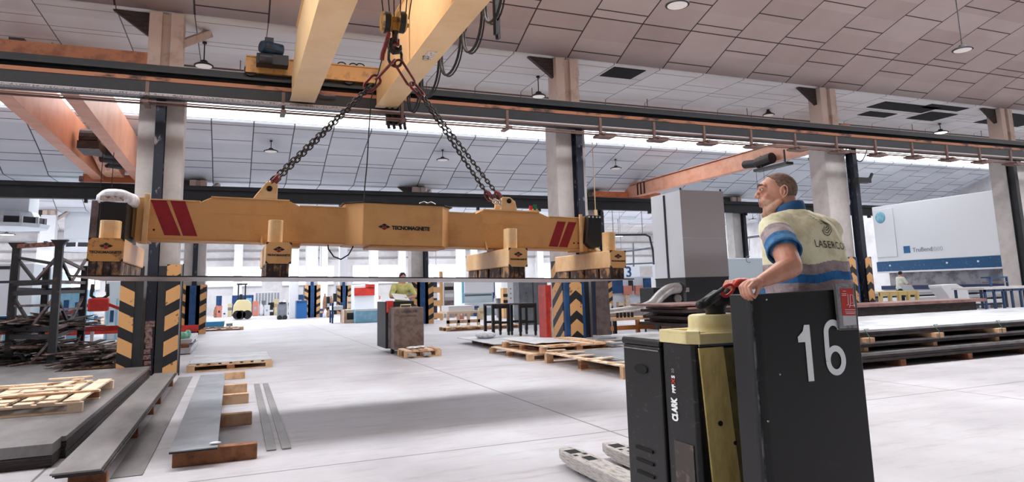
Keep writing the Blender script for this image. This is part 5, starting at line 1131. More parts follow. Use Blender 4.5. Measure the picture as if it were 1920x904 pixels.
MB().box(a.x, 18.75, .3, b_.x, 19.6, 1.34).box(a.x+.1, 18.77, .0, b_.x-.1, 19.5, .3).build('housing', black, t, bevel=.03); c = P(1271, 560, Y=18.7); MB().cyl((c.x, 18.68, c.z), (c.x, 18.75, c.z), .14, 24).build('round_cap', galv, t)
for k in range(5): B(a.x+.1, 18.735, .55+.1*k, a.x+.35, 18.75, .6+.1*k).build('vent_fin', rackm, t)
# press brake on the right
PX = 32.0
t = thing('press_brake', 'huge white press brake with a blue band and a blue square sign at the right', 'machine', (PX+1, 18, 0))
g = MB(); g.box(PX, 15.8, 2.31, PX+2.2, 26.35, 5.28); g.build('upper_beam', mat('press_white', (236, 239, 243), .4), t, bevel=.03)
B(PX-.06, P(1684, 480, X=PX).y, 2.55, PX, 26.3, 5.1).build('side_cover', MATS['press_white'], t, bevel=.02)
B(PX-.02, 15.8, 1.80, PX+2, 26.4, 2.31).build('blue_band', mat('press_blue', (30, 84, 128), .4, col2=(90, 140, 176), scale=8, lo=.58, hi=.7), t); B(PX-.04, 15.8, 1.72, PX+2, 26.4, 1.80).build('white_strip', white_paint, t)
B(PX+.6, 15.8, .9, PX+1.6, 26.2, 1.72).build('back_gauge', mat('mirror_grey', (178, 172, 174), .3, .5, col2=(130, 126, 130), scale=2), t); B(PX-.1, 15.8, .85, PX+1.2, 26.2, 1.05).build('lower_beam', mat('beam_navy', (44, 56, 92), .4), t); B(PX, 15.8, 0, PX+1.6, 26.2, .85).build('base', white_paint, t)
for y in (16.5, 18.2, 21.0, 22.5, 25.6): MB().cyl((PX-.04, y, 2.1), (PX-.02, y, 2.1), .05, 12).build('bolt_cap', white_paint, t)
MY = lambda px, py: (lambda q: frame_m((PX-.075 if q.y > 24.3 else PX-.012, q.y, q.z), (0, -1, 0), (0, 0, 1)))(P(px, py, X=PX-.02))
q = P(1700, 468, X=PX-.02); B(PX-.015, q.y-.18, q.z-.18, PX-.001, q.y+.18, q.z+.18).build('sign_square', mat('sign_blue', (36, 106, 158), .4), t)
text('lettering', 'TruBend', MY(1729, 468), .30, mat('grey_text', (120, 126, 132), .5), t, .003); text('lettering', '8000', MY(1756, 467), .32, mat('pale_text', (206, 210, 216), .5), t, .003)
q = P(1650, 408, X=PX-.08); g = MB(); g.loft([[V((PX-.07-dx, q.y+r_*math.cos(a_)*(1.0 if math.sin(a_) > -.5 else 1.0), q.z+r_*math.sin(a_))) for a_ in [2*math.pi*k/28 for k in range(28)]] for r_, dx in ((.30, 0), (.28, .03), (.16, .04))]); g.build('drop_emblem', mat('drop_blue', (120, 186, 208), .2, col2=(170, 216, 230), scale=3), t, smooth=True)
text('lettering', 'C', MY(1650, 408), .01, white_num, t, .001) if 0 else None
# second machine seen between cabinet and man
t = thing('laser_machine', 'white and blue machine between the tall cabinet and the standing man', 'machine', (20, 27, 0))
x0, x1 = P(1352, 520, Y=26).x, P(1440, 520, Y=26).x+1.5
B(x0, 26, 1.55, x1, 28, 2.6).build('upper_housing', cyan_m, t, bevel=.04); B(x0, 25.95, .5, x1, 28, 1.55).build('lower_housing', mat('machine_blue', (84, 150, 196), .4, col2=(60, 122, 172), scale=2), t, bevel=.03); B(x0+.1, 26.1, 0, x1, 27.9, .5).build('base', grey_dark, t)
q = P(1408, 547, Y=25.9); B(q.x-.3, 25.93, q.z-.08, q.x+.3, 25.95, q.z+.1).build('white_sign', white_paint, t)
q = P(1404, 486, Y=25.98); MB().tube([(q.x+.16*math.cos(a), 25.99, q.z+.16*math.sin(a)) for a in [math.pi*.3+math.pi*1.4*k/12 for k in range(13)]], .015, 6).build('round_mark', grey_cab, t)
# small furniture on the right
def gx(px, Z=0, py=570): return P(px, py, Z=Z)
t = thing('pallet_crate', 'pale yellow pallet crate in front of the worker at the press', 'crate', (24, 18.5, 0))
a, b_ = P(1650, 556, Y=18.5), P(1722, 556, Y=18.5)
for z in (.05, .42, .78):
    B(a.x, 18.5, z, b_.x, 18.54, z+.12).build('rail_board', mat('yellow_wood', (232, 206, 140), .7), t)
for k in range(5): x = a.x+(b_.x-a.x-.1)*k/4; B(x, 18.46, 0, x+.1, 18.58, .9).build('upright', MATS['yellow_wood'], t)
B(a.x, 18.5, .9, b_.x, 19.4, .93).build('deck', MATS['yellow_wood'], t)
for k, (z, x0, x1, y) in enumerate(((.82, 1640, 1900, 20.8), (.62, 1722, 1935, 19.8), (.45, 1722, 1950, 18.4))):
    a, b_ = P(x0, 560, Y=y), P(x1, 560, Y=y); b_.x = min(b_.x, 31.7); t = thing('roller_bed', ('far', 'middle', 'near')[k]+' long white machine bed in front of the press', 'machine bed', (a.x, y, 0), 0, 'white machine beds')
    B(a.x, y, z-.12, b_.x, y+.5, z).build('bed', white_paint, t); B(a.x, y-.01, z-.2, b_.x, y, z-.13).build('edge', grey_dark, t)
    for i in range(4): xx = a.x+.3+(b_.x-a.x-.7)*i/3; B(xx, y+.1, 0, xx+.2, y+.4, z-.12).build('foot', grey_cab, t)
t = thing('control_pedestal', 'white angular pedestal in front of the machine beds', 'pedestal', (24, 16.8, 0))
a, b_ = P(1764, 533, Y=16.8), P(1817, 533, Y=16.8); g = MB(); g.prism([(a.x, 1.14), (a.x+.85, 1.16), (b_.x-.1, .95), (b_.x, .3), (a.x+.62, .28), (a.x+.35, .7), (a.x+.02, 1.05)], 'y', 16.8, 17.3); g.build('cabinet', white_paint, t, bevel=.03); B(a.x+.6, 16.85, 0, b_.x-.05, 17.25, .28).build('base', grey_dark, t)
t = thing('trestle_table', 'dark blue steel trestle with a pale top at the right edge', 'trestle', (22.5, 14.3, 0), 0)
a = P(1846, 542, Y=13.8); x1 = a.x+2.6
B(a.x-.05, 13.78, a.z-.02, x1, 14.8, a.z+.05).build('table_top', offwhite, t); B(a.x, 13.8, a.z-.09, x1, 13.84, a.z-.02).build('rail', blue_paint, t)
for k in range(7): x = a.x+k*.42; B(x, 13.8, .35 if k % 3 else 0, x+.06, 13.86, a.z-.02).build('leg', mat('trestle_blue', (34, 62, 96), .5), t)
B(a.x, 13.82, .33, x1, 14.7, .38).build('lower_shelf', offwhite, t)
for k in range(3): x = a.x+k*1.2; B(x, 14.7, 0, x+.06, 14.76, a.z-.02).build('leg', MATS['trestle_blue'], t)
t = thing('tool_frame', 'small dark frame with trays standing on the blue trestle', 'frame', (a.x+1, 14.3, a.z+.05)); z = a.z+.05
for x in (a.x+.95, a.x+1.75): MB().box(x, 14.2, z, x+.05, 14.25, z+.3).build('post', blue_paint, t)
B(a.x+.95, 14.2, z+.27, a.x+1.8, 14.5, z+.31).build('tray', blue_paint, t); B(a.x+1.0, 14.2, z+.12, a.x+1.75, 14.5, z+.15).build('tray', rack_grey, t)
# ================================================================ BACKGROUND PEOPLE
def figure(lab, base, face, shirt, trouser, pose, hair=None, h=1.75):
    """simple full figure: pose gives joints relative to base in a frame facing +y"""
    t = thing('person', lab, 'person', base, face); s = h/1.75
    L = lambda p: V((p[0], p[1], p[2]))*s
    lean = pose.get('lean', 0.); hip = L((0, 0, .92)); ch = L((0, lean*.5, 1.32)); nk = L((0, lean*.8, 1.47)); hd = L((0, lean+.03, 1.62))
    def loc_remesh(nm, g, vox, mt):
        o = remesh_obj(nm, g, vox, None, [mt], None, 3); o.parent = t; return o
    g = MB(); g.ball(hd, (.078*s, .095*s, .115*s), 14); g.ball(hd+V((0, .095*s, -.02*s)), .016*s, 8)
    limb(g, [hd+V((0, -.01, -.06)), nk], [.055*s, .06*s], 10); limb(g, [nk, hip], [.1*s, .11*s], 10)
    for sd in (-1, 1):
        e = L(pose['elbow'][0 if sd < 0 else 1]); w_ = L(pose['hand'][0 if sd < 0 else 1]); sh_ = L((sd*.19, lean*.75, 1.42))
        limb(g, [sh_, e, w_], [.05*s, .042*s, .03*s], 10); d = (w_-e).normalized(); u = d.cross(V((0, 0, 1))).normalized()
        limb(g, [w_, w_+d*.07*s], [.034*s, .036*s], 8)
        for k in range(4): p_ = w_+d*.08*s+u*(.022*(k-1.5)*s); limb(g, [p_, p_+d*.045*s+V((0, 0, -.01)), p_+d*.06*s+V((0, 0, -.035*s))], [.011*s, .010*s, .009*s], 6)
        limb(g, [w_+d*.03*s, w_+d*.06*s-u*sd*.045*s], [.014*s, .011*s], 6)
        limb(g, [hip+V((sd*.08*s, 0, 0)), L((sd*.1, .03, .5)), L((sd*.1, 0, .1))], [.08*s, .06*s, .045*s], 10)
    loc_remesh('body', g, .012, skin)
    g = MB(); limb(g, [L((-.10, lean*.75, 1.39)), L((.10, lean*.75, 1.39))], [.115*s, .115*s], 12); limb(g, [L((-.06, lean*.4, 1.2)), L((.06, lean*.4, 1.2))], [.14*s]*2, 12); limb(g, [L((-.06, 0, .98)), L((.06, 0, .98))], [.14*s]*2, 12); limb(g, [L((0, lean*.7, 1.36)), L((0, 0, .98))], [.16*s, .16*s], 12)
    for sd in (-1, 1): e = L(pose['elbow'][0 if sd < 0 else 1]); sh_ = L((sd*.19, lean*.75, 1.42)); limb(g, [sh_, sh_.lerp(e, .8)], [.08*s, .07*s], 10)
    loc_remesh('shirt', g, .014, shirt)
    g = MB(); limb(g, [L((-.06, 0, .94)), L((.06, 0, .94))], [.135*s]*2, 12)
    for sd in (-1, 1): limb(g, [L((sd*.09, 0, .88)), L((sd*.1, .03, .5)), L((sd*.1, 0, .12))], [.1*s, .08*s, .07*s], 10)
    loc_remesh('trousers', g, .016, trouser)
    for sd in (-1, 1): MB().box(sd*.1*s-.045, -.08, 0, sd*.1*s+.045, .2, .09).build('shoe', rubber, t, bevel=.03, local=True)
    MB().ball(hd+V((0, -.015*s, .03*s)), (.085*s, .098*s, .105*s), 14).build('hair', hair or mat('hair_black', (30, 26, 26), .7), t, smooth=True, local=True); return t
limegreen = mat('shirt_lime', (206, 206, 138), .85, col2=(176, 176, 106), scale=8)
figure('worker in a pale yellow shirt bent over a clipboard behind the far grey pallet truck', (3.86, 16.75, .15), math.pi, limegreen, trm, {'lean': .16, 'elbow': ((-.30, .24, 1.16), (.30, .24, 1.16)), 'hand': ((-.08, .40, 1.12), (.05, .42, 1.12))})
t = thing('clipboard', 'white clipboard papers held by the worker on the far truck', 'papers', (3.75, 16.3, 1.2)); g = MB(); g.cbox((3.74, 16.28, 1.30), (.38, .3, .012), Euler((.5, .1, .2)).to_matrix().to_4x4()); g.build('paper', white_paint, t)
t = thing('pallet_truck', 'far brown grey pallet truck driven by the worker in yellow', 'pallet truck', (3.8, 15.9, 0))
MB().box(3.42, 15.55, .12, 4.12, 15.95, 1.06).build('battery_box', truck_brown, t, bevel=.02); MB().box(3.40, 15.98, .12, 4.1, 16.35, 1.08).build('drive_housing', rack_grey, t, bevel=.02); B(3.45, 16.35, .1, 4.1, 17.1, .15).build('platform', steel_dark, t)
MB().box(3.34, 16.1, .12, 3.40, 17.1, 1.20).build('back_board', rackm, t, bevel=.01); B(3.5, 16.0, 1.08, 4.0, 16.3, 1.2).build('console', rubber, t); B(3.36, 15.99, .95, 3.5, 16.2, 1.22).build('red_pad', red, t)
MB().tube([(3.62, 15.75, 1.06), (3.62, 15.75, 1.12), (3.86, 15.75, 1.12), (3.86, 15.75, 1.06)], .015, 8).build('handle', olive, t)
text('lettering', 'LASERCOR', frame_m((3.78, 15.546, .97), (1, 0, 0), (0, 0, 1)), .075, blk_text, t, .001); text('lettering', 'CARRETILLA', frame_m((3.78, 15.546, .87), (1, 0, 0), (0, 0, 1)), .06, mat('brown_text', (80, 66, 60), .6), t, .001)
for x in (3.62, 3.95): B(x-.08, 14.6, .04, x+.08, 15.55, .1).build('fork', fork_m, t)
for x in (3.5, 4.0): MB().cyl((x-.03, 16.1, .07), (x+.03, 16.1, .07), .07, 14).build('wheel', rubber, t)
pallet('small pallet carried on the forks of the far truck', 3.48, 14.75, .0, 0, .82, .72, 5, .16)
tag(MB().ball((3.75, 15.1, .19), (.16, .14, .03), 10).ball((3.95, 15.2, .19), (.12, .1, .03), 10).build('white_film', plastic_wrap, None, smooth=True), 'white film on the small pallet at the far truck', 'film')
figure('worker in a white vest and dark trousers standing at the white press', (28.2, 22.2, 0), -math.pi/2-.3, mat('shirt_white', (226, 226, 214), .85), mat('trousers_dark', (34, 38, 56), .85), {'lean': .08, 'elbow': ((-.28, .12, 1.15), (.28, .2, 1.15)), 'hand': ((-.15, .38, 1.1), (.15, .42, 1.12))})
t = thing('control_desk', 'small white tilted control desk beside the worker at the press', 'desk', (28.7, 21.6, 0)); a = P(1702, 540, Y=21.6); MB().prism([(a.x, 1.12), (a.x+.25, 1.12), (a.x+.55, .75), (a.x+.3, .75)], 'y', 21.6, 22.0).build('screen_housing', white_paint, t); B(a.x+.2, 21.7, 0, a.x+.45, 21.9, .75).build('stand', white_paint, t)
# ================================================================ BACKGROUND CLUTTER
def bgb(name, lab, cat, px0, px1, yt, yb, Y, d, mt, parts=(), lift=False, group=None, bev=.02):
    """box-like thing seen between two picture columns, standing on the floor at depth Y"""
    a = P(px0, (yt+yb)/2, Y=Y); b_ = P(px1, (yt+yb)/2, Y=Y); z1 = P(px0, yt, Y=Y).z; z0 = P(px0, yb, Y=Y).z if lift else 0.
    t = thing(name, lab, cat, ((a.x+b_.x)/2, Y, z0), 0, group)
    MB().box(a.x, Y, z0, b_.x, Y+d, z1).build('body', mt, t, bevel=bev); W_, H_ = b_.x-a.x, z1-z0
    for (nm, u0, v0, u1, v1, pm, pr_) in parts: B(a.x+u0*W_, Y-pr_, z0+v0*H_, a.x+u1*W_, Y+.01, z0+v1*H_).build(nm, pm, t)
    return t
btall = mat('booth_white', (220, 226, 232), .5)
bgb('spray_booth', 'tall white booth at the far left edge behind the frame rack', 'booth', -30, 60, 495, 600, 30, 3, btall, (('panel_gap', .5, 0, .52, 1, grey_cab, .01), ('top_vent', .1, .93, .5, .97, grey_dark, .02)))
bgb('blue_container', 'pale blue container at the far left edge', 'container', -20, 46, 594, 622, 24, 1.4, ltblue, (('rim', 0, .9, 1, 1, blue_paint, .02),))
bgb('white_booth', 'white booth seen through the frame rack', 'booth', 62, 112, 510, 600, 33, 2, cyan_m, (('door', .2, .1, .5, .8, btall, .02), ('window', .6, .45, .85, .75, ltblue, .02)))
bgb('blue_machine', 'pale blue machine with dark windows seen through the frame rack', 'machine', 112, 160, 545, 600, 31, 2, ltblue, (('window', .15, .5, .35, .8, blue_paint, .02), ('window', .6, .45, .85, .75, blue_paint, .02)))
bgb('blue_white_machine', 'white machine with blue legs between rack and left column', 'machine', 198, 232, 528, 590, 29, 2, cyan_m, (('leg', .1, 0, .2, .7, ltblue, .03), ('leg', .6, 0, .7, .7, ltblue, .03), ('window', .3, .3, .5, .5, blue_paint, .02)))
t = thing('engine_hoist', 'red low frame with sloping arms behind the left heap of offcuts', 'hoist frame', (-4.6, 24, 0)); c = P(184, 585, Y=24)
for s in (-1, 1): MB().bar((c.x+s*.15, 24, 1.35), (c.x+s*1.5, 24, .75), .09, .09).build('arm', red, t); MB().bar((c.x+s*1.5, 24, .75), (c.x+s*1.6, 24, 0), .08, .08).build('leg', red, t)
MB().box(c.x-.28, 23.9, 1.1, c.x+.28, 24.1, 1.5).build('bracket', red, t, bevel=.05); B(c.x-1.6, 23.95, .42, c.x+1.6, 24.05, .56).build('cross_bar', red, t)
t = thing('crane_hook', 'dark crane hook hanging above the red frame', 'hook', (c.x, 24.2, 1.7)); hk = P(187, 548, Y=24.2)
MB().tube([(hk.x-.2, 24.2, hk.z+.25), (hk.x-.22, 24.2, hk.z-.1), (hk.x-.1, 24.2, hk.z-.2), (hk.x+.1, 24.2, hk.z-.2), (hk.x+.22, 24.2, hk.z-.1), (hk.x+.2, 24.2, hk.z+.25)], .05, 8).build('hook', rubber, t, smooth=True)
for s in (-.15, .15): MB().cyl((hk.x+s, 24.2, hk.z), (hk.x+s, 24.2, 6.1), .012, 6).build('rope', rubber, t)
for (x0, x1, y, lb) in ((-10, 75, 624, 'left'), (110, 232, 620, 'right')):
    a = P(x0, y, Y=21); b_ = P(x1, y, Y=21); t = thing('barrier_rail', '%s red and white low barrier rail behind the frame rack' % lb, 'barrier', (a.x, 21, 0), 0, 'red barriers'); B(a.x, 21, a.z-.06, b_.x, 21.06, a.z+.07).build('rail', red, t)
    for k in range(3): x = a.x+.1+(b_.x-a.x-.2)*k/2; B(x-.04, 21.06, 0, x+.04, 21.12, a.z+.07).build('post', white_paint, t)
a = P(326, 617, Y=29.0); b_ = P(372, 617, Y=29.0); t = thing('barrier_rail', 'short red bar across the second hazard guard', 'barrier', (a.x, 29, 0), 0, 'red barriers'); B(a.x, 29, a.z-.12, b_.x, 29.06, a.z+.12).build('rail', red, t); B(a.x+.05, 29.06, 0, a.x+.12, 29.12, a.z).build('post', red, t); B(b_.x-.12, 29.06, 0, b_.x-.05, 29.12, a.z).build('post', red, t)
# air diffusers under the roof at the left
for px, py, Y, s, lb in ((20, 420, 33, 1.0, 'large white air diffuser hanging at the left edge'), (152, 464, 48, 1.05, 'white air diffuser hanging left of the leftmost magnet')):
    c = P(px, py, Y=Y); t = thing('air_diffuser', lb, 'air diffuser', tuple(c), 0, 'air diffusers'); r_ = 1.3*s
    MB().box(c.x-.75*s, Y-.75*s, c.z+.45, c.x+.75*s, Y+.75*s, ceil_z(Y)).build('duct_drop', btall, t, bevel=.02)
    MB().cyl((c.x, Y, c.z+.22), (c.x, Y, c.z+.45), r_*.8, 12, r_*.7).build('hood', btall, t); MB().cyl((c.x, Y, c.z-.05), (c.x, Y, c.z+.22), r_*.9, 12).build('grille', grey_dark, t); MB().cyl((c.x, Y, c.z-.2), (c.x, Y, c.z-.05), r_, 12, r_*1.05).build('lower_ring', btall, t)
    for k in range(12): a_ = 2*math.pi*(k)/12; MB().box(c.x+r_*.92*math.cos(a_)-.05, Y+r_*.92*math.sin(a_)-.05, c.z-.06, c.x+r_*.92*math.cos(a_)+.05, Y+r_*.92*math.sin(a_)+.05, c.z+.23).build('rib', btall, t)
# forklift, cabinets and carts in the distance
t = thing('tow_tractor', 'cream coloured industrial vehicle with a black cab frame far behind', 'vehicle', (2, 48, 0)); a = P(436, 575, Y=47); b_ = P(472, 575, Y=47); W_ = b_.x-a.x
g = MB(); g.prism([(a.x, .3), (b_.x, .3), (b_.x, 1.0), (b_.x-.2*W_, 1.25), (a.x+.25*W_, 1.25), (a.x+.05*W_, .9)], 'y', 47, 48.4); g.build('body', creamtruck, t, bevel=.08)
for x in (a.x+.3, a.x+.45*W_, b_.x-.25): MB().cyl((x, 46.98, .3), (x, 47.3, .3), .28, 16).build('wheel', rubber, t)
for x in (a.x+.25*W_, a.x+.62*W_): B(x, 47.2, 1.2, x+.07, 47.27, 2.25).build('cab_post', rubber, t); B(x, 48.1, 1.2, x+.07, 48.17, 2.25).build('cab_post', rubber, t)
B(a.x+.2*W_, 47.1, 2.2, a.x+.75*W_, 48.3, 2.28).build('cab_roof', rubber, t); B(a.x+.35*W_, 47.3, 1.25, a.x+.5*W_, 47.9, 1.6).build('seat', rubber, t)
bgb('blue_wall_panel', 'dark blue cabinet row at the far wall left of the cream vehicle', 'cabinet', 405, 475, 555, 588, 57, 1, blue_paint, (('white_door', .15, 0, .42, 1.0, white_paint, .05), ('sign', .8, .5, .95, .85, ltblue, .03)))
bgb('white_rack', 'white slatted machine guard at the far wall', 'guard', 478, 526, 548, 574, 56, 1, btall, tuple(('slat', .05+.12*k, .05, .08+.12*k, .95, grey_cab, .03) for k in range(8)))
bgb('blue_cabinet', 'blue cabinet far behind, left of the distant hazard guard', 'cabinet', 546, 578, 553, 584, 50, 1.2, blue_paint, (('white_mark', .2, .6, .6, .75, white_paint, .02), ('door', .05, .05, .48, .5, blue_paint, .03)))
bgb('blue_bin', 'large blue bin right of the distant blue cabinet', 'bin', 556, 576, 564, 586, 44.6, 1.0, mat('bin_blue', (36, 96, 158), .4), (('rim', 0, .92, 1, 1, blue_paint, .05),))
t = bgb('grey_cart', 'grey cart on black wheels far behind', 'cart', 521, 538, 570, 586, 44, .9, grey_cab, (('handle', .1, 1.0, .9, 1.1, black, .05),))
for x in (.2, .8): c = P(521+17*x, 590, Y=43.9); MB().cyl((c.x, 43.9, .12), (c.x, 44.0, .12), .14, 12).build('wheel', rubber, t)
bgb('red_machine', 'red wedge shaped machine hood left of the far truck driver', 'machine', 664, 702, 534, 600, 42, 1.2, btall, (('red_hood', 0, .66, 1, .9, red, .08), ('red_top', .55, .88, 1, 1.0, red, .08)))
bgb('light_blue_crate', 'light blue crate on the floor left of the far truck', 'crate', 666, 712, 580, 602, 34, 1.2, ltblue, (('lid', 0, .86, 1, 1, white_paint, .03),))
bgb('wooden_crate', 'wooden crate with black mesh window left of the light blue crate', 'crate', 645, 666, 581, 603, 34.5, 1.0, wood_pale, (('dark_opening', .25, .25, .9, .75, black, .02), ('post', 0, 0, .15, 1, wood, .03)))
t = bgb('blue_trolley', 'blue steel trolley with white top near the wooden crate', 'trolley', 622, 645, 574, 582, 35, .9, btall, (), lift=True)
for u in (0, .92): a = P(622+23*u, 590, Y=35); B(a.x, 35, 0, a.x+.08, 35.08, 1.0).build('leg', blue_paint, t); B(a.x, 35.8, 0, a.x+.08, 35.88, 1.0).build('leg', blue_paint, t)
random.seed(5)
cl = [('cream_bin', 'bin', creamtruck), ('white_carton', 'box', white_paint), ('white_bag', 'sack', white_paint), ('grey_box', 'box', grey_cab), ('brown_sack', 'sack', mat('sack_brown', (170, 128, 100), .9, col2=(130, 92, 70), scale=8)), ('black_barrel', 'barrel', rubber), ('pale_crate', 'crate', wood_pale), ('blue_tub', 'tub', blue_paint), ('salmon_box', 'box', pinkish)]
pos = []; words = ('low', 'small', 'squat', 'slim', 'wide', 'tall')
def clutter(px0, px1, yb0, yb1, n, where, hs=(10, 24)):
    cnt = {}
    for k in range(n):
        nm, ct, mt = random.choice(cl); px = px0+(px1-px0)*(k+.5)/n+random.uniform(-2, 2); yb = random.uniform(yb0, yb1); q = P(px, yb, Z=0)
        if q.y > 55 or q.y < 0: q = P(px, yb, Y=54.5); q.z = 0
        s = (q.y*.92+q.x*.38)/1267; w_ = min(random.uniform(8, 15), (px1-px0)/n*1.1)*s; h_ = random.uniform(*hs)*s
        colr = {'cream_bin': 'cream', 'white_carton': 'white', 'white_bag': 'white', 'grey_box': 'grey', 'brown_sack': 'brown', 'black_barrel': 'black', 'pale_crate': 'pale wooden', 'blue_tub': 'blue', 'salmon_box': 'salmon'}[nm]
        t = thing(nm, '%s%s %s, %s from the left %s' % ('tall ' if h_ > 1.6*w_ else 'low ' if h_ < .9*w_ else '', colr, ct, ORD[k], where), ct, (q.x, q.y, 0))
        if ct in ('bin', 'tub'): MB().loft([[V((q.x+w_*.5*r_*math.cos(a)*1.0, q.y+w_*.4*r_*math.sin(a), z)) for a in [math.pi/4+math.pi/2*i for i in range(4)]] for r_, z in ((.95, 0), (1.25, h_), (1.15, h_), (1.1, h_*.7))]).build('body', mt, t); B(q.x-w_*.4, q.y-w_*.33, h_*.5, q.x+w_*.4, q.y+w_*.33, h_*.85).build('contents', random.choice((white_paint, grey_cab, wood)), t)
        elif ct == 'barrel': MB().loft([[V((q.x+r_*w_*.45*math.cos(2*math.pi*i/16), q.y+r_*w_*.45*math.sin(2*math.pi*i/16), z*h_)) for i in range(16)] for r_, z in ((.95, 0), (1, .03), (.95, .3), (1, .33), (.95, .36), (1, .66), (.95, .7), (1, .97), (.95, 1))]).build('body', mt, t); B(q.x-w_*.3, q.y-w_*.46, h_*.4, q.x+w_*.3, q.y-w_*.4, h_*.6).build('label', white_paint, t)
        elif ct == 'sack': MB().loft([[V((q.x+r_*w_*.5*math.cos(2*math.pi*i/16)*(1+.1*math.sin(3*i)), q.y+r_*w_*.4*math.sin(2*math.pi*i/16), z*h_)) for i in range(16)] for r_, z in ((.8, 0), (1, .2), (.95, .6), (.6, .85), (.25, .92), (.4, 1))]).build('body', mt, t, smooth=True)
        elif ct == 'crate':
            for z in (0, .35, .7): B(q.x-w_/2, q.y-w_*.4, z*h_, q.x+w_/2, q.y-w_*.36, (z+.25)*h_).build('board', mt, t)
            for u in (-.5, .42): B(q.x+u*w_, q.y-w_*.36, 0, q.x+(u+.08)*w_, q.y+w_*.4, h_).build('corner_post', wood, t)
            B(q.x-w_*.45, q.y-w_*.3, .02, q.x+w_*.45, q.y+w_*.35, h_*.85).build('load', random.choice((white_paint, grey_cab, black)), t)
        else: MB().box(q.x-w_/2, q.y-w_*.4, 0, q.x+w_/2, q.y+w_*.4, h_).build('body', mt, t, bevel=.02); B(q.x-w_*.52, q.y-w_*.42, h_*.88, q.x+w_*.52, q.y+w_*.42, h_).build('lid', mt, t); B(q.x-w_*.2, q.y-w_*.41, h_*.4, q.x+w_*.15, q.y-w_*.4, h_*.6).build('label', random.choice((blk_text, white_paint, ltblue)), t)
ORD = ['first', 'second', 'third', 'fourth', 'fifth', 'sixth', 'seventh', 'eighth', 'ninth', 'tenth', 'eleventh', 'twelfth', 'thirteenth', 'fourteenth', 'fifteenth', 'sixteenth']
clutter(400, 434, 590, 596, 4, 'left of the cream vehicle', (12, 26))
clutter(474, 556, 584, 592, 14, 'of those between cream vehicle and blue bin', (14, 28))
clutter(476, 548, 578, 583, 8, 'of the row behind the grey cart', (16, 30))
clutter(600, 625, 592, 598, 4, 'right of the far hazard guard', (14, 26))
clutter(604, 715, 585, 592, 16, 'behind the light blue crate', (20, 42))
clutter(640, 712, 578, 583, 12, 'under the red machine hood', (26, 44))
clutter(375, 440, 610, 618, 4, 'beside the second hazard guard', (6, 12))
clutter(170, 230, 606, 616, 6, 'beneath the red low frame', (12, 26))
clutter(60, 160, 600, 612, 7, 'seen through the frame rack', (14, 30))
clutter(848, 905, 592, 600, 6, 'left of the black tables', (12, 24))
clutter(1136, 1225, 584, 592, 8, 'under the silver duct', (18, 34))
clutter(925, 980, 590, 596, 6, 'behind the black tables', (20, 40))
q = P(410, 620, Z=0); pallet('low pallet carrying blue trays right of the second hazard guard', q.x-1.0, q.y-.4, 0, 0, 2.0, 1.2, 7)
bgb('blue_tray', 'flat blue tray on the low pallet right of the second hazard guard', 'tray', 385, 420, 604, 614, q.y-.2, .8, mat('tray_blue', (60, 140, 190), .4), (), lift=True)
# striped barriers and shutters right of the far truck
pb2 = chev_mat('barrier_stripes', 0.0, 0, 1.0)
def striped(name, px0, px1, py, Y, par, h_=.07):
    a, b_ = P(px0, py, Y=Y), P(px1, py, Y=Y); n = max(3, int((b_.x-a.x)/.4))
    for k in range(n): B(a.x+(b_.x-a.x)*k/n, Y, a.z-h_, a.x+(b_.x-a.x)*(k+1)/n, Y+.08, a.z+h_).build(name, black if k % 2 else MATS['pale_hazard'], par)
mat('pale_hazard', (236, 188, 134), .5)
t = thing('safety_barrier', 'three rail orange and black striped barrier right of the far truck', 'barrier', (9, 33, 0))
for py in (545, 570, 594): striped('striped_rail', 770, 828, py, 33, t, .14)
for px in (772, 828): a = P(px, 570, Y=33.1); B(a.x-.08, 33.1, 0, a.x+.08, 33.2, 2.4).build('post', MATS['pale_hazard'], t)
bgb('roller_shutter', 'grey roller shutter cabinet behind the striped barrier', 'cabinet', 782, 812, 528, 604, 35, 1.2, grey_cab, tuple(('slat', 0, .1*k, 1, .1*k+.03, offwhite, .02) for k in range(10)))
bgb('navy_post', 'navy blue post right of the roller shutter', 'post', 812, 820, 520, 604, 34.5, .3, mat('post_navy', (40, 52, 78), .5), (('label', .1, .5, .9, .62, white_paint, .02),))
t = bgb('shelf_rack', 'narrow white shelf with dark items right of the striped barrier', 'shelf', 832, 852, 530, 600, 36, .5, offwhite, (('shelf_row', .1, .1, .9, .25, black, .05), ('shelf_row', .1, .35, .9, .48, rack_grey, .05), ('shelf_row', .1, .58, .9, .68, white_paint, .05), ('shelf_row', .1, .78, .9, .88, black, .05)))
bgb('punching_machine', 'wide white and pale blue machine behind the black tables', 'machine', 866, 928, 526, 598, 37, 2.0, cyan_m, (('upper_hood', .06, .64, .94, .96, white_paint, .2), ('blue_side', 0, .3, .06, 1, ltblue, .05), ('blue_side', .94, .3, 1, 1, blue_paint, .05), ('bed', 0, .22, 1, .36, btall, .5), ('slot', .1, .55, .9, .6, grey_cab, .02)))
bgb('perforated_cabinet', 'white perforated cabinet right of the wide white machine', 'cabinet', 952, 976, 527, 600, 33, .5, btall, tuple(('lamp', .2+.25*(k % 3), .5+.13*(k//3), .28+.25*(k % 3), .54+.13*(k//3), grey_cab, .02) for k in range(9)))
t = bgb('warning_pedestal', 'yellow and black pedestal left of the white perforated cabinet', 'pedestal', 944, 952, 540, 600, 32, .4, MATS['pale_hazard'], (('band', 0, .5, 1, .6, black, .02), ('band', 0, .7, 1, .8, black, .02)))
t = thing('wooden_trestle', 'pale wooden frame table carrying white boards left of the black tables', 'table', (9, 26, 0)); a, b_ = P(838, 588, Y=26), P(900, 588, Y=26)
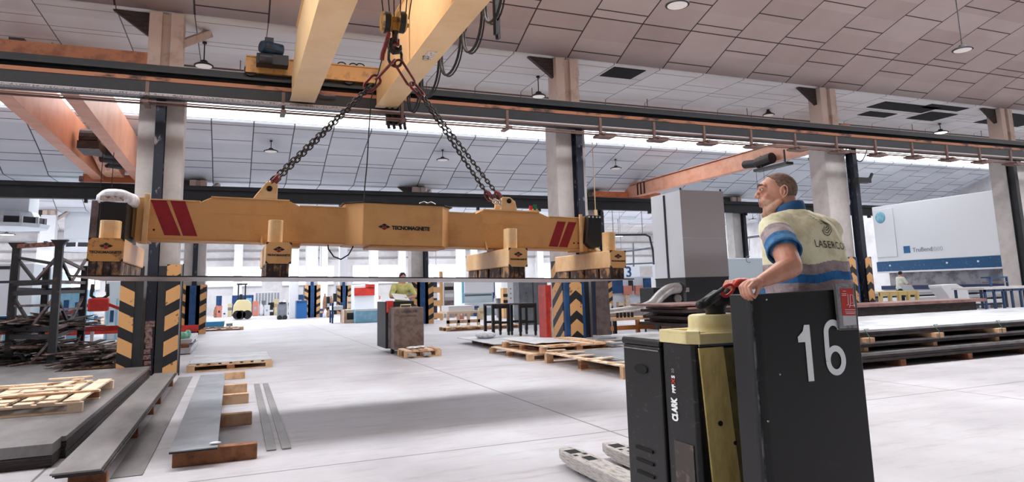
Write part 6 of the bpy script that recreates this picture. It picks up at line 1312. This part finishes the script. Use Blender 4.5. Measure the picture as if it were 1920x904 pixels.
B(a.x, 26, a.z-.02, b_.x, 27.2, a.z+.06).build('table_top', wood_pale, t); B(a.x+.1, 26.1, a.z+.06, b_.x-.2, 27.1, a.z+.28).build('white_boards', white_paint, t)
for k in range(4): x = a.x+(b_.x-a.x-.1)*k/3; B(x, 26, 0, x+.1, 26.1, a.z-.02).build('leg', wood_pale, t)
B(a.x, 26, .15, b_.x, 26.08, .27).build('stretcher', wood, t)
pallet('flat pallet on the floor left of the black tables', P(838, 622, Z=0).x, P(838, 622, Z=0).y, 0, 0, 1.4, 1.0, 7); pallet('flat pallet just right of the one left of the black tables', P(838, 622, Z=0).x+1.5, P(838, 622, Z=0).y, 0, 0, 1.4, 1.0, 7)
for px, lb in ((602, 'left'), (822-4, 'right')):
    c = P(px if lb == 'left' else 818, 512 if lb == 'left' else 509, Y=45.5); t = thing('wall_clock', '%s round white disc hanging in front of the back pillars' % lb, 'disc', tuple(c), 0, 'round white discs'); MB().cyl((c.x, 45.5, c.z), (c.x, 45.58, c.z), .42, 28).build('disc', white_paint, t); MB().cyl((c.x, 45.54, c.z+.4), (c.x, 45.54, 6.8), .015, 6).build('rod', grey_cab, t)
t = thing('orange_conveyor', 'orange framed conveyor table with dark legs below the silver duct', 'conveyor', (11, 18, 0)); a, b_ = P(1142, 597, Y=16.6), P(1228, 594, Y=16.6)
B(a.x, 16.6, a.z-.08, b_.x, 17.3, a.z).build('bed', wood, t); B(a.x+.1, 16.62, .2, b_.x, 16.7, .32).build('lower_rail', mat('frame_orange', (206, 130, 70), .5), t)
for k in range(3): x = a.x+.15+.75*k; B(x, 16.6, 0, x+.09, 16.7, a.z-.08).build('leg', black if k % 2 == 0 else MATS['frame_orange'], t)
for k in range(5): x = a.x+.3+.12*k; MB().cyl((x, 16.65, .5), (x, 16.65, .68), .04, 8).build('hanging_tool', black, t)
bgb('blue_machine_row', 'blue and white machine row with salmon parts above the silver duct', 'machine', 1142, 1222, 520, 560, 32, 1.5, btall, (('blue_part', .05, .55, .3, .95, blue_paint, .1), ('salmon_part', .3, .5, .5, .75, pinkish, .15), ('salmon_part', .58, .5, .75, .75, pinkish, .15), ('blue_part', .8, .4, .97, .95, blue_paint, .1), ('dark_slot', .45, .6, .55, .9, black, .05)))
c = P(1179, 511, Y=40); t = thing('wall_sign', 'white hanging sign with a blue number three', 'sign', tuple(c)); B(c.x-.9, 40, c.z-.6, c.x+2.6, 40.06, c.z+.7).build('board', btall, t); text('figure', '3', frame_m((c.x, 39.99, c.z), (1, 0, 0), (0, 0, 1)), 1.0, blue_paint, t, .01, bold=.02); B(c.x+.9, 39.98, c.z-.35, c.x+1.9, 40.0, c.z+.4).build('notice', offwhite, t)
for s in (-.5, 2.2): MB().cyl((c.x+s, 40.03, c.z+.7), (c.x+s, 40.03, 7.5), .02, 6).build('rod', grey_cab, t)
# pipework behind the right magnet and the cabinet
t = thing('pipework', 'dark pipe loop hanging under the roof behind the rightmost magnet', 'pipes', (14, 33, 5)); 
MB().tube([P(1135, 441, Y=33), P(1210, 440, Y=33), P(1218, 444, Y=33), P(1224, 470, Y=33), P(1226, 496, Y=33)], .06, 8).build('pipe', grey_dark, t); MB().tube([P(1135, 475, Y=38), P(1190, 469, Y=38), P(1224, 464, Y=38)], .08, 8).build('pipe', grey_cab, t); MB().tube([P(1187, 455, Y=38), P(1188, 500, Y=38)], .06, 8).build('pipe', grey_cab, t); MB().tube([P(1135, 497, Y=33), P(1226, 493, Y=33)], .05, 8).build('pipe', grey_cab, t)
t = thing('pipework', 'grey pipe run behind the man between cabinet and column', 'pipes', (24, 38, 5)); MB().tube([P(1365, 450, Y=38), P(1440, 440, Y=38)], .1, 8).build('pipe', grey_cab, t)
for px in (1375, 1390, 1405): MB().tube([P(px, 448, Y=38), P(px, 470, Y=38)], .03, 6).build('drop_pipe', grey_cab, t)

for px, Y, top in ((1150, 33, 6.27), (1205, 33, 6.27)): a = P(px, 441, Y=Y); MB().cyl(a, (a.x, Y, top), .02, 6).build('hanging_rod', grey_cab, bpy.data.objects['pipework'])
for px in (1380, 1425): a = P(px, 447, Y=38); MB().cyl(a, (a.x, 38, 8.8), .02, 6).build('hanging_rod', grey_cab, t)
